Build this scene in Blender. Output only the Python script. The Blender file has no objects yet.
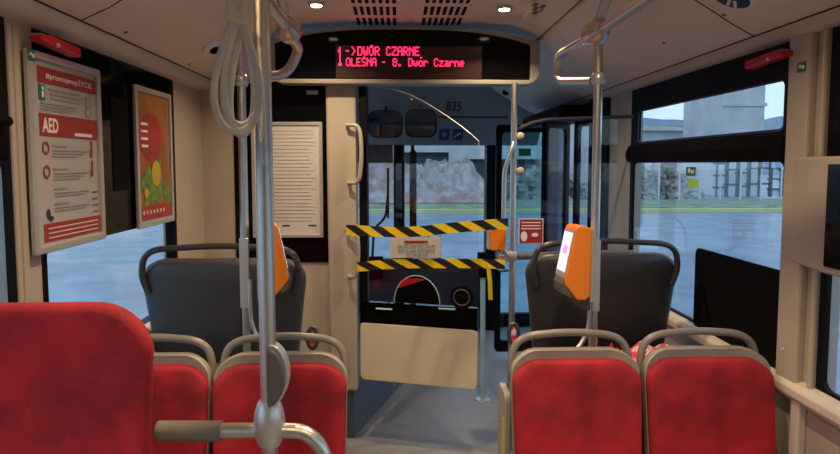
import bpy, bmesh, math, random
from math import sin, cos, pi, radians
from mathutils import Vector, Matrix, noise
random.seed(7)
S = bpy.context.scene
C = S.collection
V = Vector

# ------------------------------------------------------------------ camera
F, PX, PY, PITCH, YAW, EYE = 610.0, 420.0, 209.0, radians(4.2), radians(2.07), 1.55
cam_d = bpy.data.cameras.new('camera')
cam_d.sensor_width = 36; cam_d.lens = F / 840 * 36; cam_d.shift_y = -(227 - PY) / 840
cam_d.clip_start = .02; cam_d.clip_end = 500
cam = bpy.data.objects.new('camera', cam_d); C.objects.link(cam)
cam.location = (0, 0, EYE); cam.rotation_euler = (pi / 2 - PITCH, 0, -YAW)
S.camera = cam
# ------------------------------------------------------------------ world: cold overcast morning
W = bpy.data.worlds.new('world'); S.world = W; W.use_nodes = True
nt = W.node_tree; bg = nt.nodes['Background']
tc = nt.nodes.new('ShaderNodeTexCoord'); sp = nt.nodes.new('ShaderNodeSeparateXYZ')
mr = nt.nodes.new('ShaderNodeMapRange'); mr.inputs[1].default_value = -.05; mr.inputs[2].default_value = .6
rp = nt.nodes.new('ShaderNodeValToRGB')
rp.color_ramp.elements[0].color = (.50, .66, .80, 1); rp.color_ramp.elements[1].color = (.45, .60, .84, 1)
nz = nt.nodes.new('ShaderNodeTexNoise'); nz.inputs['Scale'].default_value = 3
mx = nt.nodes.new('ShaderNodeMix'); mx.data_type = 'RGBA'; mx.blend_type = 'SOFT_LIGHT'; mx.inputs[0].default_value = .5
L = nt.links.new
L(tc.outputs['Generated'], sp.inputs[0]); L(sp.outputs[2], mr.inputs[0]); L(mr.outputs[0], rp.inputs[0])
L(tc.outputs['Generated'], nz.inputs['Vector']); L(rp.outputs[0], mx.inputs[6]); L(nz.outputs[0], mx.inputs[7])
L(mx.outputs[2], bg.inputs[0]); bg.inputs[1].default_value = 1.4
# ------------------------------------------------------------------ exposure
S.view_settings.view_transform = 'Standard'; S.view_settings.look = 'None'
S.view_settings.gamma = 1; S.view_settings.use_curve_mapping = False
S.view_settings.exposure = 0.25
LAMP_W = 6.6
# ceiling downlights of the bus (x, y)
LAMPS = [(-.37, 2.86), (.50, 2.90), (-.385, 1.55), (.518, 1.55), (-.385, .1), (.518, .1), (-.385, -1.35), (.518, -1.35)]

# ------------------------------------------------------------------ materials
def mat(name, col, rough=.5, metal=0, noise_amt=0, noise_scale=40, bump=0, emit=0, spec=.5, coat=0, sheen=0):
    m = bpy.data.materials.new(name); m.use_nodes = True
    n = m.node_tree.nodes; l = m.node_tree.links.new; b = n['Principled BSDF']
    b.inputs['Base Color'].default_value = (*col, 1); b.inputs['Roughness'].default_value = rough
    b.inputs['Metallic'].default_value = metal; b.inputs['Specular IOR Level'].default_value = spec
    b.inputs['Coat Weight'].default_value = coat; b.inputs['Sheen Weight'].default_value = sheen
    if sheen: b.inputs['Sheen Roughness'].default_value = .4; b.inputs['Sheen Tint'].default_value = (*col, 1)
    if emit: b.inputs['Emission Color'].default_value = (*col, 1); b.inputs['Emission Strength'].default_value = emit
    if noise_amt or bump:
        t = n.new('ShaderNodeTexCoord'); z = n.new('ShaderNodeTexNoise'); z.inputs['Scale'].default_value = noise_scale
        z.inputs['Detail'].default_value = 5; l(t.outputs['Object'], z.inputs['Vector'])
        if noise_amt:
            r = n.new('ShaderNodeMapRange'); r.inputs[1].default_value = .3; r.inputs[2].default_value = .7
            r.inputs[3].default_value = 1 - noise_amt; r.inputs[4].default_value = 1 + noise_amt
            x = n.new('ShaderNodeVectorMath'); x.operation = 'SCALE'; x.inputs[0].default_value = col
            l(z.outputs[0], r.inputs[0]); l(r.outputs[0], x.inputs['Scale']); l(x.outputs[0], b.inputs['Base Color'])
        if bump:
            u = n.new('ShaderNodeBump'); u.inputs['Strength'].default_value = bump; u.inputs['Distance'].default_value = .004
            l(z.outputs[0], u.inputs['Height']); l(u.outputs[0], b.inputs['Normal'])
    return m

def glass(name, tint=(.95, .985, .99), refl=1.0):
    m = bpy.data.materials.new(name); m.use_nodes = True
    n = m.node_tree.nodes; l = m.node_tree.links.new; n.clear()
    o = n.new('ShaderNodeOutputMaterial'); t = n.new('ShaderNodeBsdfTransparent'); g = n.new('ShaderNodeBsdfGlossy')
    t.inputs[0].default_value = (*tint, 1); g.inputs['Roughness'].default_value = .02
    g.inputs[0].default_value = (refl, refl, refl, 1)
    f = n.new('ShaderNodeFresnel'); ge = n.new('ShaderNodeNewGeometry'); ir = n.new('ShaderNodeMapRange')
    ir.inputs[3].default_value = 1.40; ir.inputs[4].default_value = 1 / 1.40; l(ge.outputs['Backfacing'], ir.inputs[0]); l(ir.outputs[0], f.inputs[0]); x = n.new('ShaderNodeMixShader')
    l(f.outputs[0], x.inputs[0]); l(t.outputs[0], x.inputs[1]); l(g.outputs[0], x.inputs[2]); l(x.outputs[0], o.inputs[0])
    return m

def speckle(name, a, b, scale, rough=.6, thr=(.45, .55)):
    m = mat(name, a, rough); n = m.node_tree.nodes; l = m.node_tree.links.new
    t = n.new('ShaderNodeTexCoord'); z = n.new('ShaderNodeTexNoise'); z.inputs['Scale'].default_value = scale; z.inputs['Detail'].default_value = 3
    r = n.new('ShaderNodeValToRGB'); r.color_ramp.elements[0].position = thr[0]; r.color_ramp.elements[1].position = thr[1]
    r.color_ramp.elements[0].color = (*a, 1); r.color_ramp.elements[1].color = (*b, 1)
    l(t.outputs['Object'], z.inputs['Vector']); l(z.outputs[0], r.inputs[0]); l(r.outputs[0], n['Principled BSDF'].inputs['Base Color'])
    return m

def plush(name, col):
    m = mat(name, col, .85, sheen=.25); n = m.node_tree.nodes; l = m.node_tree.links.new; b = n['Principled BSDF']
    t = n.new('ShaderNodeTexCoord')
    z1 = n.new('ShaderNodeTexNoise'); z1.inputs['Scale'].default_value = 9; z1.inputs['Detail'].default_value = 4
    z2 = n.new('ShaderNodeTexNoise'); z2.inputs['Scale'].default_value = 220; z2.inputs['Detail'].default_value = 2
    l(t.outputs['Object'], z1.inputs['Vector']); l(t.outputs['Object'], z2.inputs['Vector'])
    a = n.new('ShaderNodeMath'); a.operation = 'MULTIPLY_ADD'; a.inputs[1].default_value = .35; l(z2.outputs[0], a.inputs[0]); l(z1.outputs[0], a.inputs[2])
    r = n.new('ShaderNodeValToRGB'); r.color_ramp.elements[0].position = .5; r.color_ramp.elements[1].position = .85
    r.color_ramp.elements[0].color = (col[0] * .62, col[1] * .6, col[2] * .6, 1); r.color_ramp.elements[1].color = (col[0] * 1.25, col[1] * 1.25, col[2] * 1.25, 1)
    l(a.outputs[0], r.inputs[0]); l(r.outputs[0], b.inputs['Base Color'])
    u = n.new('ShaderNodeBump'); u.inputs['Strength'].default_value = .35; u.inputs['Distance'].default_value = .002
    l(z2.outputs[0], u.inputs['Height']); l(u.outputs[0], b.inputs['Normal'])
    return m

def hazard(name):
    m = mat(name, (.9, .6, .02), .4); n = m.node_tree.nodes; l = m.node_tree.links.new
    u = n.new('ShaderNodeUVMap'); s = n.new('ShaderNodeSeparateXYZ'); l(u.outputs[0], s.inputs[0])
    a = n.new('ShaderNodeMath'); a.operation = 'MULTIPLY_ADD'; l(s.outputs[1], a.inputs[0]); a.inputs[1].default_value = .62; l(s.outputs[0], a.inputs[2])
    f = n.new('ShaderNodeMath'); f.operation = 'FRACT'; l(a.outputs[0], f.inputs[0])
    g = n.new('ShaderNodeMath'); g.operation = 'GREATER_THAN'; l(f.outputs[0], g.inputs[0]); g.inputs[1].default_value = .5
    x = n.new('ShaderNodeMix'); x.data_type = 'RGBA'; x.inputs[6].default_value = (.95, .69, .01, 1); x.inputs[7].default_value = (.012, .012, .012, 1)
    l(g.outputs[0], x.inputs[0]); l(x.outputs[2], n['Principled BSDF'].inputs['Base Color'])
    return m

M = dict(
    cream=mat('cream_door_plastic', (.74, .66, .50), .45, noise_amt=.03, noise_scale=5),
    wall=mat('beige_wall_plastic', (.45, .39, .315), .5, noise_amt=.04, noise_scale=6),
    wall_low=speckle('speckled_side_panel', (.33, .29, .25), (.39, .345, .30), 260, .6),
    ceil=mat('ceiling_panel', (.80, .71, .60), .55, noise_amt=.03, noise_scale=3),
    cove=mat('cove_panel', (.80, .72, .60), .45, noise_amt=.04, noise_scale=3),
    ledge=mat('ledge_plastic', (.62, .56, .48), .35),
    header=mat('header_panel', (.25, .245, .24), .5, noise_amt=.05, noise_scale=4),
    floor=speckle('speckled_vinyl_floor', (.20, .20, .215), (.34, .34, .355), 330, .45),
    riser=mat('riser_vinyl', (.10, .13, .20), .5, noise_amt=.1, noise_scale=90),
    black=mat('black_frame', (.005, .005, .006), .5, spec=.12),
    matte=mat('black_matte', (.004, .004, .005), .75, spec=.08),
    gloss=mat('black_gloss', (.004, .004, .005), .08, spec=.12),
    shell=mat('seat_shell_grey', (.30, .27, .225), .45),
    dshell=mat('seat_shell_charcoal', (.034, .034, .037), .42, noise_amt=.15, noise_scale=300),
    dshell2=mat('seat_shell_slate', (.050, .053, .060), .42, noise_amt=.12, noise_scale=300),
    handle=mat('seat_handle_grey', (.22, .20, .17), .33),
    dhandle=mat('seat_handle_dark', (.045, .046, .05), .3),
    red=plush('red_plush', (.35, .009, .019)),
    steel=mat('brushed_steel', (.66, .64, .60), .36, 1, noise_amt=.05, noise_scale=80),
    silver=mat('silver_casting', (.62, .62, .62), .35, .7),
    brass=mat('warm_steel', (.70, .62, .50), .36, 1),
    sleeve=mat('olive_rubber', (.17, .155, .12), .6),
    strap=mat('strap_webbing', (.62, .61, .55), .55, noise_amt=.06, noise_scale=60),
    orange=mat('orange_plastic', (.92, .24, .01), .35),
    gplast=mat('grey_plastic', (.40, .37, .32), .45),
    dgplast=mat('dark_grey_plastic', (.11, .10, .09), .5),
    alu=mat('aluminium_frame', (.55, .54, .52), .4, .5),
    ppaper=mat('poster_paper', (.44, .43, .42), .6), paper=mat('white_paper', (.60, .585, .56), .7),
    ink=mat('black_ink', (.04, .04, .045), .7),
    gink=mat('grey_ink', (.34, .33, .32), .7),
    redp=mat('red_print', (.36, .03, .028), .5),
    redplast=mat('red_plastic', (.55, .01, .014), .35),
    white=mat('white_print', (.85, .85, .83), .6),
    green=mat('green_print', (.01, .17, .10), .5),
    lime=mat('lime_print', (.42, .78, .12), .5),
    blue=mat('blue_print', (.015, .03, .13), .5),
    navy=mat('navy_print', (.03, .035, .12), .5),
    led=mat('led_red', (1, .02, .10), .5, emit=2.6),
    ledbg=mat('led_matrix', (.035, .006, .005), .3),
    screen=mat('validator_screen', (.72, .80, 1.0), .3, emit=.55),
    magenta=mat('screen_magenta', (.8, .25, .9), .3, emit=.8),
    lamp=mat('lamp_lens', (1, .80, .52), .4, emit=14),
    hazard=hazard('hazard_tape'),
    yellow=mat('yellow_tape', (.80, .62, .02), .45),
    dash=mat('dashboard', (.045, .05, .06), .5),
    dashtop=mat('dash_top', (.22, .27, .33), .45),
    glass=glass('window_glass'), dglass=glass('door_glass', (.93, .96, .97)), darkglass=glass('dark_door_glass', (.30, .36, .46)), tglass=glass('teal_glass', (.72, .90, .92)),
    mirror=mat('mirror_face', (.16, .20, .27), .06, 1),
    asphalt=speckle('wet_asphalt', (.10, .165, .25), (.21, .30, .39), 1.6, .33, (.35, .7)),
    curb=mat('yellow_curb', (.55, .54, .22), .7), grass=mat('verge_grass', (.19, .25, .17), .9, noise_amt=.5, noise_scale=2),
    rubble=speckle('rubble', (.30, .19, .16), (.40, .39, .38), 1.8, .9, (.38, .68)),
    conc=mat('concrete', (.56, .57, .57), .8, noise_amt=.15, noise_scale=.7),
    dconc=mat('dark_machinery', (.07, .10, .14), .7, noise_amt=.3, noise_scale=1),
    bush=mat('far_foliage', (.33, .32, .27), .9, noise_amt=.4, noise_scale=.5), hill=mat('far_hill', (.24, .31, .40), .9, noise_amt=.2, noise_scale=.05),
    porange=mat('poster_orange', (.36, .13, .03), .5, noise_amt=.4, noise_scale=6), pred=mat('poster_red', (.34, .035, .03), .5, noise_amt=.3, noise_scale=9),
    pgreen=mat('poster_green', (.12, .24, .05), .5, noise_amt=.5, noise_scale=30), pyel=mat('poster_yellow', (.50, .36, .04), .5),
    pink=speckle('red_white_pattern', (.62, .02, .05), (.72, .50, .62), 38, .8),
    cyan=mat('pale_cyan', (.35, .55, .60), .3),
)

# ------------------------------------------------------------------ object helpers
WORLD = {}
def base_shift(bm):
    xs = [v.co for v in bm.verts]
    mn = V((min(c.x for c in xs), min(c.y for c in xs), min(c.z for c in xs))); mxx = V((max(c.x for c in xs), max(c.y for c in xs), max(c.z for c in xs)))
    return V(((mn.x + mxx.x) / 2, (mn.y + mxx.y) / 2, mn.z))
def obj(name, bm, m, parent=None, smooth=False, bevel=0, label=None, recalc=True):
    o_w = base_shift(bm) if parent is None else WORLD[parent.name]
    if parent is not None and parent.type == 'MESH': o_w = WORLD[parent.name]
    for v in bm.verts: v.co -= o_w
    if recalc: bmesh.ops.recalc_face_normals(bm, faces=bm.faces)
    me = bpy.data.meshes.new(name); bm.to_mesh(me); bm.free()
    for mm in (m if isinstance(m, (list, tuple)) else [m]): me.materials.append(mm)
    if smooth:
        for p in me.polygons: p.use_smooth = True
        try: me.set_sharp_from_angle(angle=radians(42))
        except Exception: pass
    o = bpy.data.objects.new(name, me); C.objects.link(o)
    if parent is None: o.location = o_w
    else: o.parent = parent
    WORLD[o.name] = o_w.copy()
    if bevel:
        b = o.modifiers.new('bevel', 'BEVEL'); b.width = bevel; b.segments = 2; b.limit_method = 'ANGLE'; b.harden_normals = False
    if label: o['label'] = label
    return o
def tag(o, label, cat, group=None, kind=None):
    o['label'] = label; o['category'] = cat
    if group: o['group'] = group
    if kind: o['kind'] = kind
    return o
def thing(name, label, cat, loc, group=None):
    o = bpy.data.objects.new(name, None); C.objects.link(o); o.location = loc; o.empty_display_size = .1
    WORLD[o.name] = V(loc); return tag(o, label, cat, group)
def struct(name, bm, m, parent=None, **k):
    o = obj(name, bm, m, parent, **k); o['kind'] = 'structure'; return o
def copy_tree(o, parent=None):
    c = o.copy(); C.objects.link(c); c.parent = parent; WORLD[c.name] = WORLD.get(o.name, V((0, 0, 0)))
    for ch in [x for x in bpy.data.objects if x.parent == o]: copy_tree(ch, c)
    return c
def N(): return bmesh.new()

# ------------------------------------------------------------------ mesh helpers
def box(bm, a, b, mi=0):
    x0, x1 = sorted((a[0], b[0])); y0, y1 = sorted((a[1], b[1])); z0, z1 = sorted((a[2], b[2]))
    v = [bm.verts.new(p) for p in ((x0, y0, z0), (x1, y0, z0), (x1, y1, z0), (x0, y1, z0), (x0, y0, z1), (x1, y0, z1), (x1, y1, z1), (x0, y1, z1))]
    for f in ((0, 3, 2, 1), (4, 5, 6, 7), (0, 1, 5, 4), (1, 2, 6, 5), (2, 3, 7, 6), (3, 0, 4, 7)): bm.faces.new([v[i] for i in f]).material_index = mi
    return bm
def hexa(bm, lo, hi, mi=0):                       # lo, hi: four corners each
    v = [bm.verts.new(p) for p in lo + hi]
    for f in ((0, 3, 2, 1), (4, 5, 6, 7), (0, 1, 5, 4), (1, 2, 6, 5), (2, 3, 7, 6), (3, 0, 4, 7)): bm.faces.new([v[i] for i in f]).material_index = mi
    return bm
def prism(bm, pts, off, mi=0):
    off = V(off); a = [bm.verts.new(p) for p in pts]; b = [bm.verts.new(V(p) + off) for p in pts]; n = len(pts)
    bm.faces.new(a).material_index = mi; bm.faces.new(b[::-1]).material_index = mi
    for i in range(n): bm.faces.new((a[i], a[(i + 1) % n], b[(i + 1) % n], b[i])).material_index = mi
    return bm
def ring(bm, outer, inner, off, mi=0):
    off = V(off); n = len(outer)
    A = [bm.verts.new(p) for p in outer]; B = [bm.verts.new(p) for p in inner]
    A2 = [bm.verts.new(V(p) + off) for p in outer]; B2 = [bm.verts.new(V(p) + off) for p in inner]
    for i in range(n):
        j = (i + 1) % n
        for q in ((A[i], A[j], B[j], B[i]), (A2[j], A2[i], B2[i], B2[j]), (A[j], A[i], A2[i], A2[j]), (B[i], B[j], B2[j], B2[i])): bm.faces.new(q).material_index = mi
    return bm
def rrect(u0, u1, v0, v1, r, n=5):
    r = min(r, abs(u1 - u0) / 2 - 1e-4, abs(v1 - v0) / 2 - 1e-4); p = []
    for cx, cy, a in ((u1 - r, v1 - r, 0), (u0 + r, v1 - r, 90), (u0 + r, v0 + r, 180), (u1 - r, v0 + r, 270)):
        for i in range(n + 1): t = radians(a + 90 * i / n); p.append((cx + r * cos(t), cy + r * sin(t)))
    return p
def onx(p, x): return [V((x, a, b)) for a, b in p]
def ony(p, y): return [V((a, y, b)) for a, b in p]
def onz(p, z): return [V((a, b, z)) for a, b in p]
def fillet(pts, r, n=6):
    pts = [V(p) for p in pts]; out = [pts[0]]
    for i in range(1, len(pts) - 1):
        a, b, c = pts[i - 1], pts[i], pts[i + 1]; d1 = min(r, (a - b).length * .49); d2 = min(r, (c - b).length * .49)
        s = b + (a - b).normalized() * d1; e = b + (c - b).normalized() * d2
        for k in range(n + 1): t = k / n; out.append(s * (1 - t) ** 2 + b * 2 * t * (1 - t) + e * t * t)
    out.append(pts[-1]); return out
def tube(bm, pts, r, seg=12, flat=1.0, mi=0, closed=False):
    pts = [V(p) for p in pts]; n = len(pts); rs = r if isinstance(r, (list, tuple)) else [r] * n
    T = [((pts[(i + 1) % n] if closed else pts[min(i + 1, n - 1)]) - (pts[i - 1] if closed else pts[max(i - 1, 0)])).normalized() for i in range(n)]
    up = V((0, 0, 1)) if abs(T[0].z) < .9 else V((0, 1, 0)); rows = []
    for i in range(n):
        s = T[i].cross(up).normalized(); up = s.cross(T[i]).normalized()
        rows.append([bm.verts.new(pts[i] + s * rs[i] * cos(2 * pi * k / seg) + up * rs[i] * flat * sin(2 * pi * k / seg)) for k in range(seg)])
    for i in range(n if closed else n - 1):
        A, B = rows[i], rows[(i + 1) % n]
        for k in range(seg): bm.faces.new((A[k], A[(k + 1) % seg], B[(k + 1) % seg], B[k])).material_index = mi
    if not closed:
        bm.faces.new(rows[0][::-1]).material_index = mi; bm.faces.new(rows[-1]).material_index = mi
    return bm
def ribbon(bm, pts, side, w, t):                   # flat band; side: width direction
    pts = [V(p) for p in pts]; side = V(side).normalized(); n = len(pts); R = []
    for i in range(n):
        T = (pts[min(i + 1, n - 1)] - pts[max(i - 1, 0)]).normalized(); nn = T.cross(side).normalized()
        R.append([bm.verts.new(pts[i] + side * a * w / 2 + nn * b * t / 2) for a, b in ((-1, -1), (1, -1), (1, 1), (-1, 1))])
    for i in range(n - 1):
        for k in range(4): bm.faces.new((R[i][k], R[i][(k + 1) % 4], R[i + 1][(k + 1) % 4], R[i + 1][k]))
    bm.faces.new(R[0][::-1]); bm.faces.new(R[-1]); return bm
def lathe(bm, c, axis, prof, seg=20, mi=0):        # prof: (dist along axis, radius)
    axis = V(axis).normalized(); s = axis.orthogonal().normalized(); u = axis.cross(s); c = V(c); rows = []
    for d, r in prof: rows.append([bm.verts.new(c + axis * d + (s * cos(2 * pi * k / seg) + u * sin(2 * pi * k / seg)) * max(r, 1e-4)) for k in range(seg)])
    for A, B in zip(rows, rows[1:]):
        for k in range(seg): bm.faces.new((A[k], A[(k + 1) % seg], B[(k + 1) % seg], B[k])).material_index = mi
    bm.faces.new(rows[0][::-1]).material_index = mi; bm.faces.new(rows[-1]).material_index = mi; return bm
def ball(bm, c, r, n=8, seg=16, sc=(1, 1, 1)):
    prof = [(-cos(pi * i / n) * r, sin(pi * i / n) * r) for i in range(n + 1)]; s = len(bm.verts)
    lathe(bm, (0, 0, 0), (0, 0, 1), prof, seg); bm.verts.ensure_lookup_table()
    for v in bm.verts[s:]: v.co = V((v.co.x * sc[0], v.co.y * sc[1], v.co.z * sc[2])) + V(c)
    return bm
def rings(bm, outline, layers, fn):                # concentric scaled outlines; outline 2D about its centre
    cx = sum(p[0] for p in outline) / len(outline); cy = sum(p[1] for p in outline) / len(outline); rows = []
    for sc, d in layers: rows.append([bm.verts.new(fn(cx + (a - cx) * sc, cy + (b - cy) * sc, d)) for a, b in outline])
    n = len(outline)
    for A, B in zip(rows, rows[1:]):
        for k in range(n): bm.faces.new((A[k], A[(k + 1) % n], B[(k + 1) % n], B[k]))
    for Rw in (rows[0], rows[-1]):
        bm.faces.new(Rw)
    return bm
def plate(bm, org, r, u, u0, u1, v0, v1, off=0, th=.0008, mi=0):   # thin rectangle on a surface
    org, r, u = V(org), V(r), V(u); nn = r.cross(u).normalized()
    P = [org + r * a + u * b + nn * off for a, b in ((u0, v0), (u1, v0), (u1, v1), (u0, v1))]
    return prism(bm, P, nn * th, mi)
def disc(bm, org, r, u, a, b, ra, rb, off, th=.0006, seg=24):
    org, r, u = V(org), V(r), V(u); nn = r.cross(u).normalized()
    return prism(bm, [org + r * (a + ra * cos(2 * pi * i / seg)) + u * (b + rb * sin(2 * pi * i / seg)) + nn * off for i in range(seg)], nn * th)
FCACHE = {}
def text(bm, s, org, r, u, x0, y0, w, h, off=.001, bold=0.0):      # text fitted to a box w x h on a surface
    cu = bpy.data.curves.new('t', 'FONT'); cu.body = s; cu.size = 1; cu.offset = bold; cu.resolution_u = 3
    o = bpy.data.objects.new('t', cu); C.objects.link(o)
    dg = bpy.context.evaluated_depsgraph_get(); dg.update(); me = bpy.data.meshes.new_from_object(o.evaluated_get(dg))
    vs = [v.co.copy() for v in me.vertices]; fs = [tuple(p.vertices) for p in me.polygons]
    bpy.data.objects.remove(o); bpy.data.curves.remove(cu); bpy.data.meshes.remove(me)
    a0, a1 = min(v.x for v in vs), max(v.x for v in vs); b0, b1 = min(v.y for v in vs), max(v.y for v in vs)
    org, r, u = V(org), V(r), V(u); nn = r.cross(u).normalized()
    nv = [bm.verts.new(org + r * (x0 + (v.x - a0) / (a1 - a0) * w) + u * (y0 + (v.y - b0) / (b1 - b0) * h) + nn * off) for v in vs]
    for f in fs:
        try: bm.faces.new([nv[i] for i in f])
        except ValueError: pass
    return bm
def ray(px, py):
    f = V((sin(YAW) * cos(PITCH), cos(YAW) * cos(PITCH), -sin(PITCH))); R = V((cos(YAW), -sin(YAW), 0)); U = R.cross(f)
    return f + R * ((px - PX) / F) - U * ((py - PY) / F)
def P(px, py, x=None, y=None, z=None):             # survey: the point of a plane of the bus seen at a pixel
    d = ray(px, py); t = x / d.x if x is not None else y / d.y if y is not None else (z - EYE) / d.z
    return V((0, 0, EYE)) + d * t

XL, XR, YB, YF = -1.06, 1.27, -3.0, 5.75
ZS, ZB, ZT = .87, 1.557, 1.945          # sill, underside of transom, top of the window
# ================================================================== SETTING: shell of the bus
struct('floor', box(N(), (XL - .1, YB, -.12), (XR + .1, 5.75, 0)), M['floor'])
b = N()
box(b, (XR, YB, 0), (XR + .06, 3.87, ZS - .03))
struct('wall_right', b, M['wall_low'])
b = N(); box(b, (XL - .06, YB, 0), (XL, 5.75, ZS)); struct('wall_left', b, M['wall_low'])
# upper walls, pillars
b = N()
box(b, (XR, YB, 1.96), (XR + .06, 5.75, 2.3))
for y0, y1 in ((1.765, 1.925), (3.29, 3.62), (-.25, .05), (YB, -1.9)):
    box(b, (XR - .004, y0, ZS - .03), (XR + .06, y1, 1.97))
box(b, (XR, 3.62, 2.0 - .06), (XR + .06, 5.75, 2.0))
struct('trim_1', b, M['wall'])
b = N()
box(b, (XL - .06, YB, 1.96), (XL, 5.75, 2.3))
for y0, y1 in ((1.71, 1.83), (2.94, 3.42), (-.25, .05), (YB, -1.9)):
    box(b, (XL - .06, y0, ZS - .03), (XL + .004, y1, 1.97))
struct('trim_2', b, M['wall'])
# raised strips of the pillars
b = N(); box(b, (XR - .03, 1.82, .84), (XR, 1.925, 1.95)); box(b, (XR - .022, 1.765, .84), (XR, 1.785, 1.95)); struct('trim_3', b, M['wall'], bevel=.008)
b = N(); box(b, (XL, 1.735, .84), (XL + .012, 1.765, 1.93)); box(b, (XL, 1.71, .84), (XL + .012, 1.73, 1.93)); struct('trim_4', b, M['wall'], bevel=.008)
b = N(); box(b, (XR - .03, 1.80, 0), (XR, 1.84, .84)); struct('trim_5', b, M['ledge'], bevel=.006)
# sills
b = N(); prism(b, [V((XR, YB, .80)), V((XR, YB, .872)), V((XR - .03, YB, .865)), V((XR - .045, YB, .85)), V((XR - .045, YB, .825)), V((XR - .02, YB, .80))], (0, 6.6, 0)); struct('trim_6', b, M['ledge'], bevel=.004)
b = N(); prism(b, [V((XL, YB, .80)), V((XL, YB, .885)), V((XL + .03, YB, .88)), V((XL + .045, YB, .865)), V((XL + .045, YB, .84)), V((XL + .02, YB, .80))], (0, 6.2, 0)); struct('trim_7', b, M['ledge'], bevel=.004)

# ceiling: vaulted centre, coves, ledges
def extrude_profile(bm, pr, y0, y1):
    a = [bm.verts.new((x, y0, z)) for x, z in pr]; c = [bm.verts.new((x, y1, z)) for x, z in pr]
    for i in range(len(pr) - 1): bm.faces.new((a[i], a[i + 1], c[i + 1], c[i]))
    a2 = [bm.verts.new((x, y0, z + .02)) for x, z in pr]; c2 = [bm.verts.new((x, y1, z + .02)) for x, z in pr]
    for i in range(len(pr) - 1): bm.faces.new((a2[i + 1], a2[i], c2[i], c2[i + 1]))
    bm.faces.new(a + a2[::-1]); bm.faces.new(c[::-1] + c2)
    bm.faces.new((a[0], c[0], c2[0], a2[0])); bm.faces.new((a[-1], a2[-1], c2[-1], c[-1])); return bm
b = extrude_profile(N(), [(-.665, 2.215), (-.60, 2.25), (-.48, 2.278), (-.2, 2.29), (.41, 2.29), (.59, 2.278), (.68, 2.25), (.742, 2.215)], YB, 5.0)
struct('ceiling', b, M['ceil'], smooth=True)
b = extrude_profile(N(), [(.753, 2.20), (.80, 2.165), (.95, 2.085), (1.10, 2.015), (1.195, 1.980)], YB, 5.6); struct('trim_8', b, M['cove'], smooth=True)
b = extrude_profile(N(), [(-.676, 2.20), (-.71, 2.17), (-.79, 2.11), (-.90, 2.04), (-.985, 1.998)], YB, 5.6); struct('trim_9', b, M['cove'], smooth=True)
b = extrude_profile(N(), [(1.199, 1.976), (1.215, 1.966), (1.228, 1.953), (1.245, 1.946), (1.30, 1.946)], YB, 5.6); struct('trim_10', b, M['ledge'], smooth=True)
b = extrude_profile(N(), [(-.989, 1.994), (-1.0, 1.975), (-1.012, 1.958), (-1.03, 1.945), (-1.09, 1.94)], YB, 5.6); struct('trim_11', b, M['ledge'], smooth=True)
struct('trim_24', tube(N(), [(1.1965, YB, 1.9785), (1.1965, 5.55, 1.9785)], .0032, 6), M['ink']); struct('trim_25', tube(N(), [(-.9865, YB, 1.9965), (-.9865, 5.55, 1.9965)], .0032, 6), M['ink'])
b = N()                                            # roof skin closing the gaps above the panels
prism(b, [V((x, YB, z)) for x, z in ((XL - .06, 2.02), (-.76, 2.25), (-.62, 2.31), (-.3, 2.34), (.5, 2.34), (.72, 2.31), (.86, 2.24), (XR + .06, 2.02), (XR + .06, 2.4), (XL - .06, 2.4))], (0, 8.75, 0)); struct('ceiling_roof', b, M['matte'])
# rear wall behind the viewer
struct('wall_back', box(N(), (XL - .06, YB - .06, 0), (XR + .06, YB, 2.4)), M['wall'])
# cove cover seams
def curve_on(prof, y0, y1, n=14, cv=.07):
    pts = []
    xs = [p[0] for p in prof]
    for i in range(n + 1):
        t = i / n; x = xs[0] + (xs[-1] - xs[0]) * t
        for (xa, za), (xb, zb) in zip(prof, prof[1:]):
            if min(xa, xb) - 1e-6 <= x <= max(xa, xb) + 1e-6: z = za + (zb - za) * (x - xa) / (xb - xa)
        pts.append(V((x, y0 + (y1 - y0) * t - cv * sin(pi * t), z - .001)))
    return pts
RP = [(.753, 2.20), (.80, 2.165), (.95, 2.085), (1.10, 2.015), (1.195, 1.980)]; LP = [(-.676, 2.20), (-.71, 2.17), (-.79, 2.11), (-.90, 2.04), (-.985, 1.998)]
def cove_hit(px, py):
    prf = RP if px > 400 else LP; best = None
    for i in range(200):
        x = prf[0][0] + (prf[-1][0] - prf[0][0]) * i / 199; q = P(px, py, x=x)
        for (xa, za), (xb, zb) in zip(prf, prf[1:]):
            if min(xa, xb) <= x <= max(xa, xb): z = za + (zb - za) * (x - xa) / (xb - xa); sl = V((xb - xa, 0, zb - za)).normalized()
        if best is None or abs(q.z - z) < best[0]: best = (abs(q.z - z), V((x, q.y, z)), sl)
    return best[1], best[2]
a = P(752, 38, x=1.19); struct('trim_12', tube(N(), curve_on(RP, a.y - .08, a.y, cv=.02), .0022, 6), M['ink'])
a = P(83, 23, x=-.98); struct('trim_13', tube(N(), curve_on(LP, a.y + .02, a.y, cv=.0), .0022, 6), M['ink'])

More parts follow.
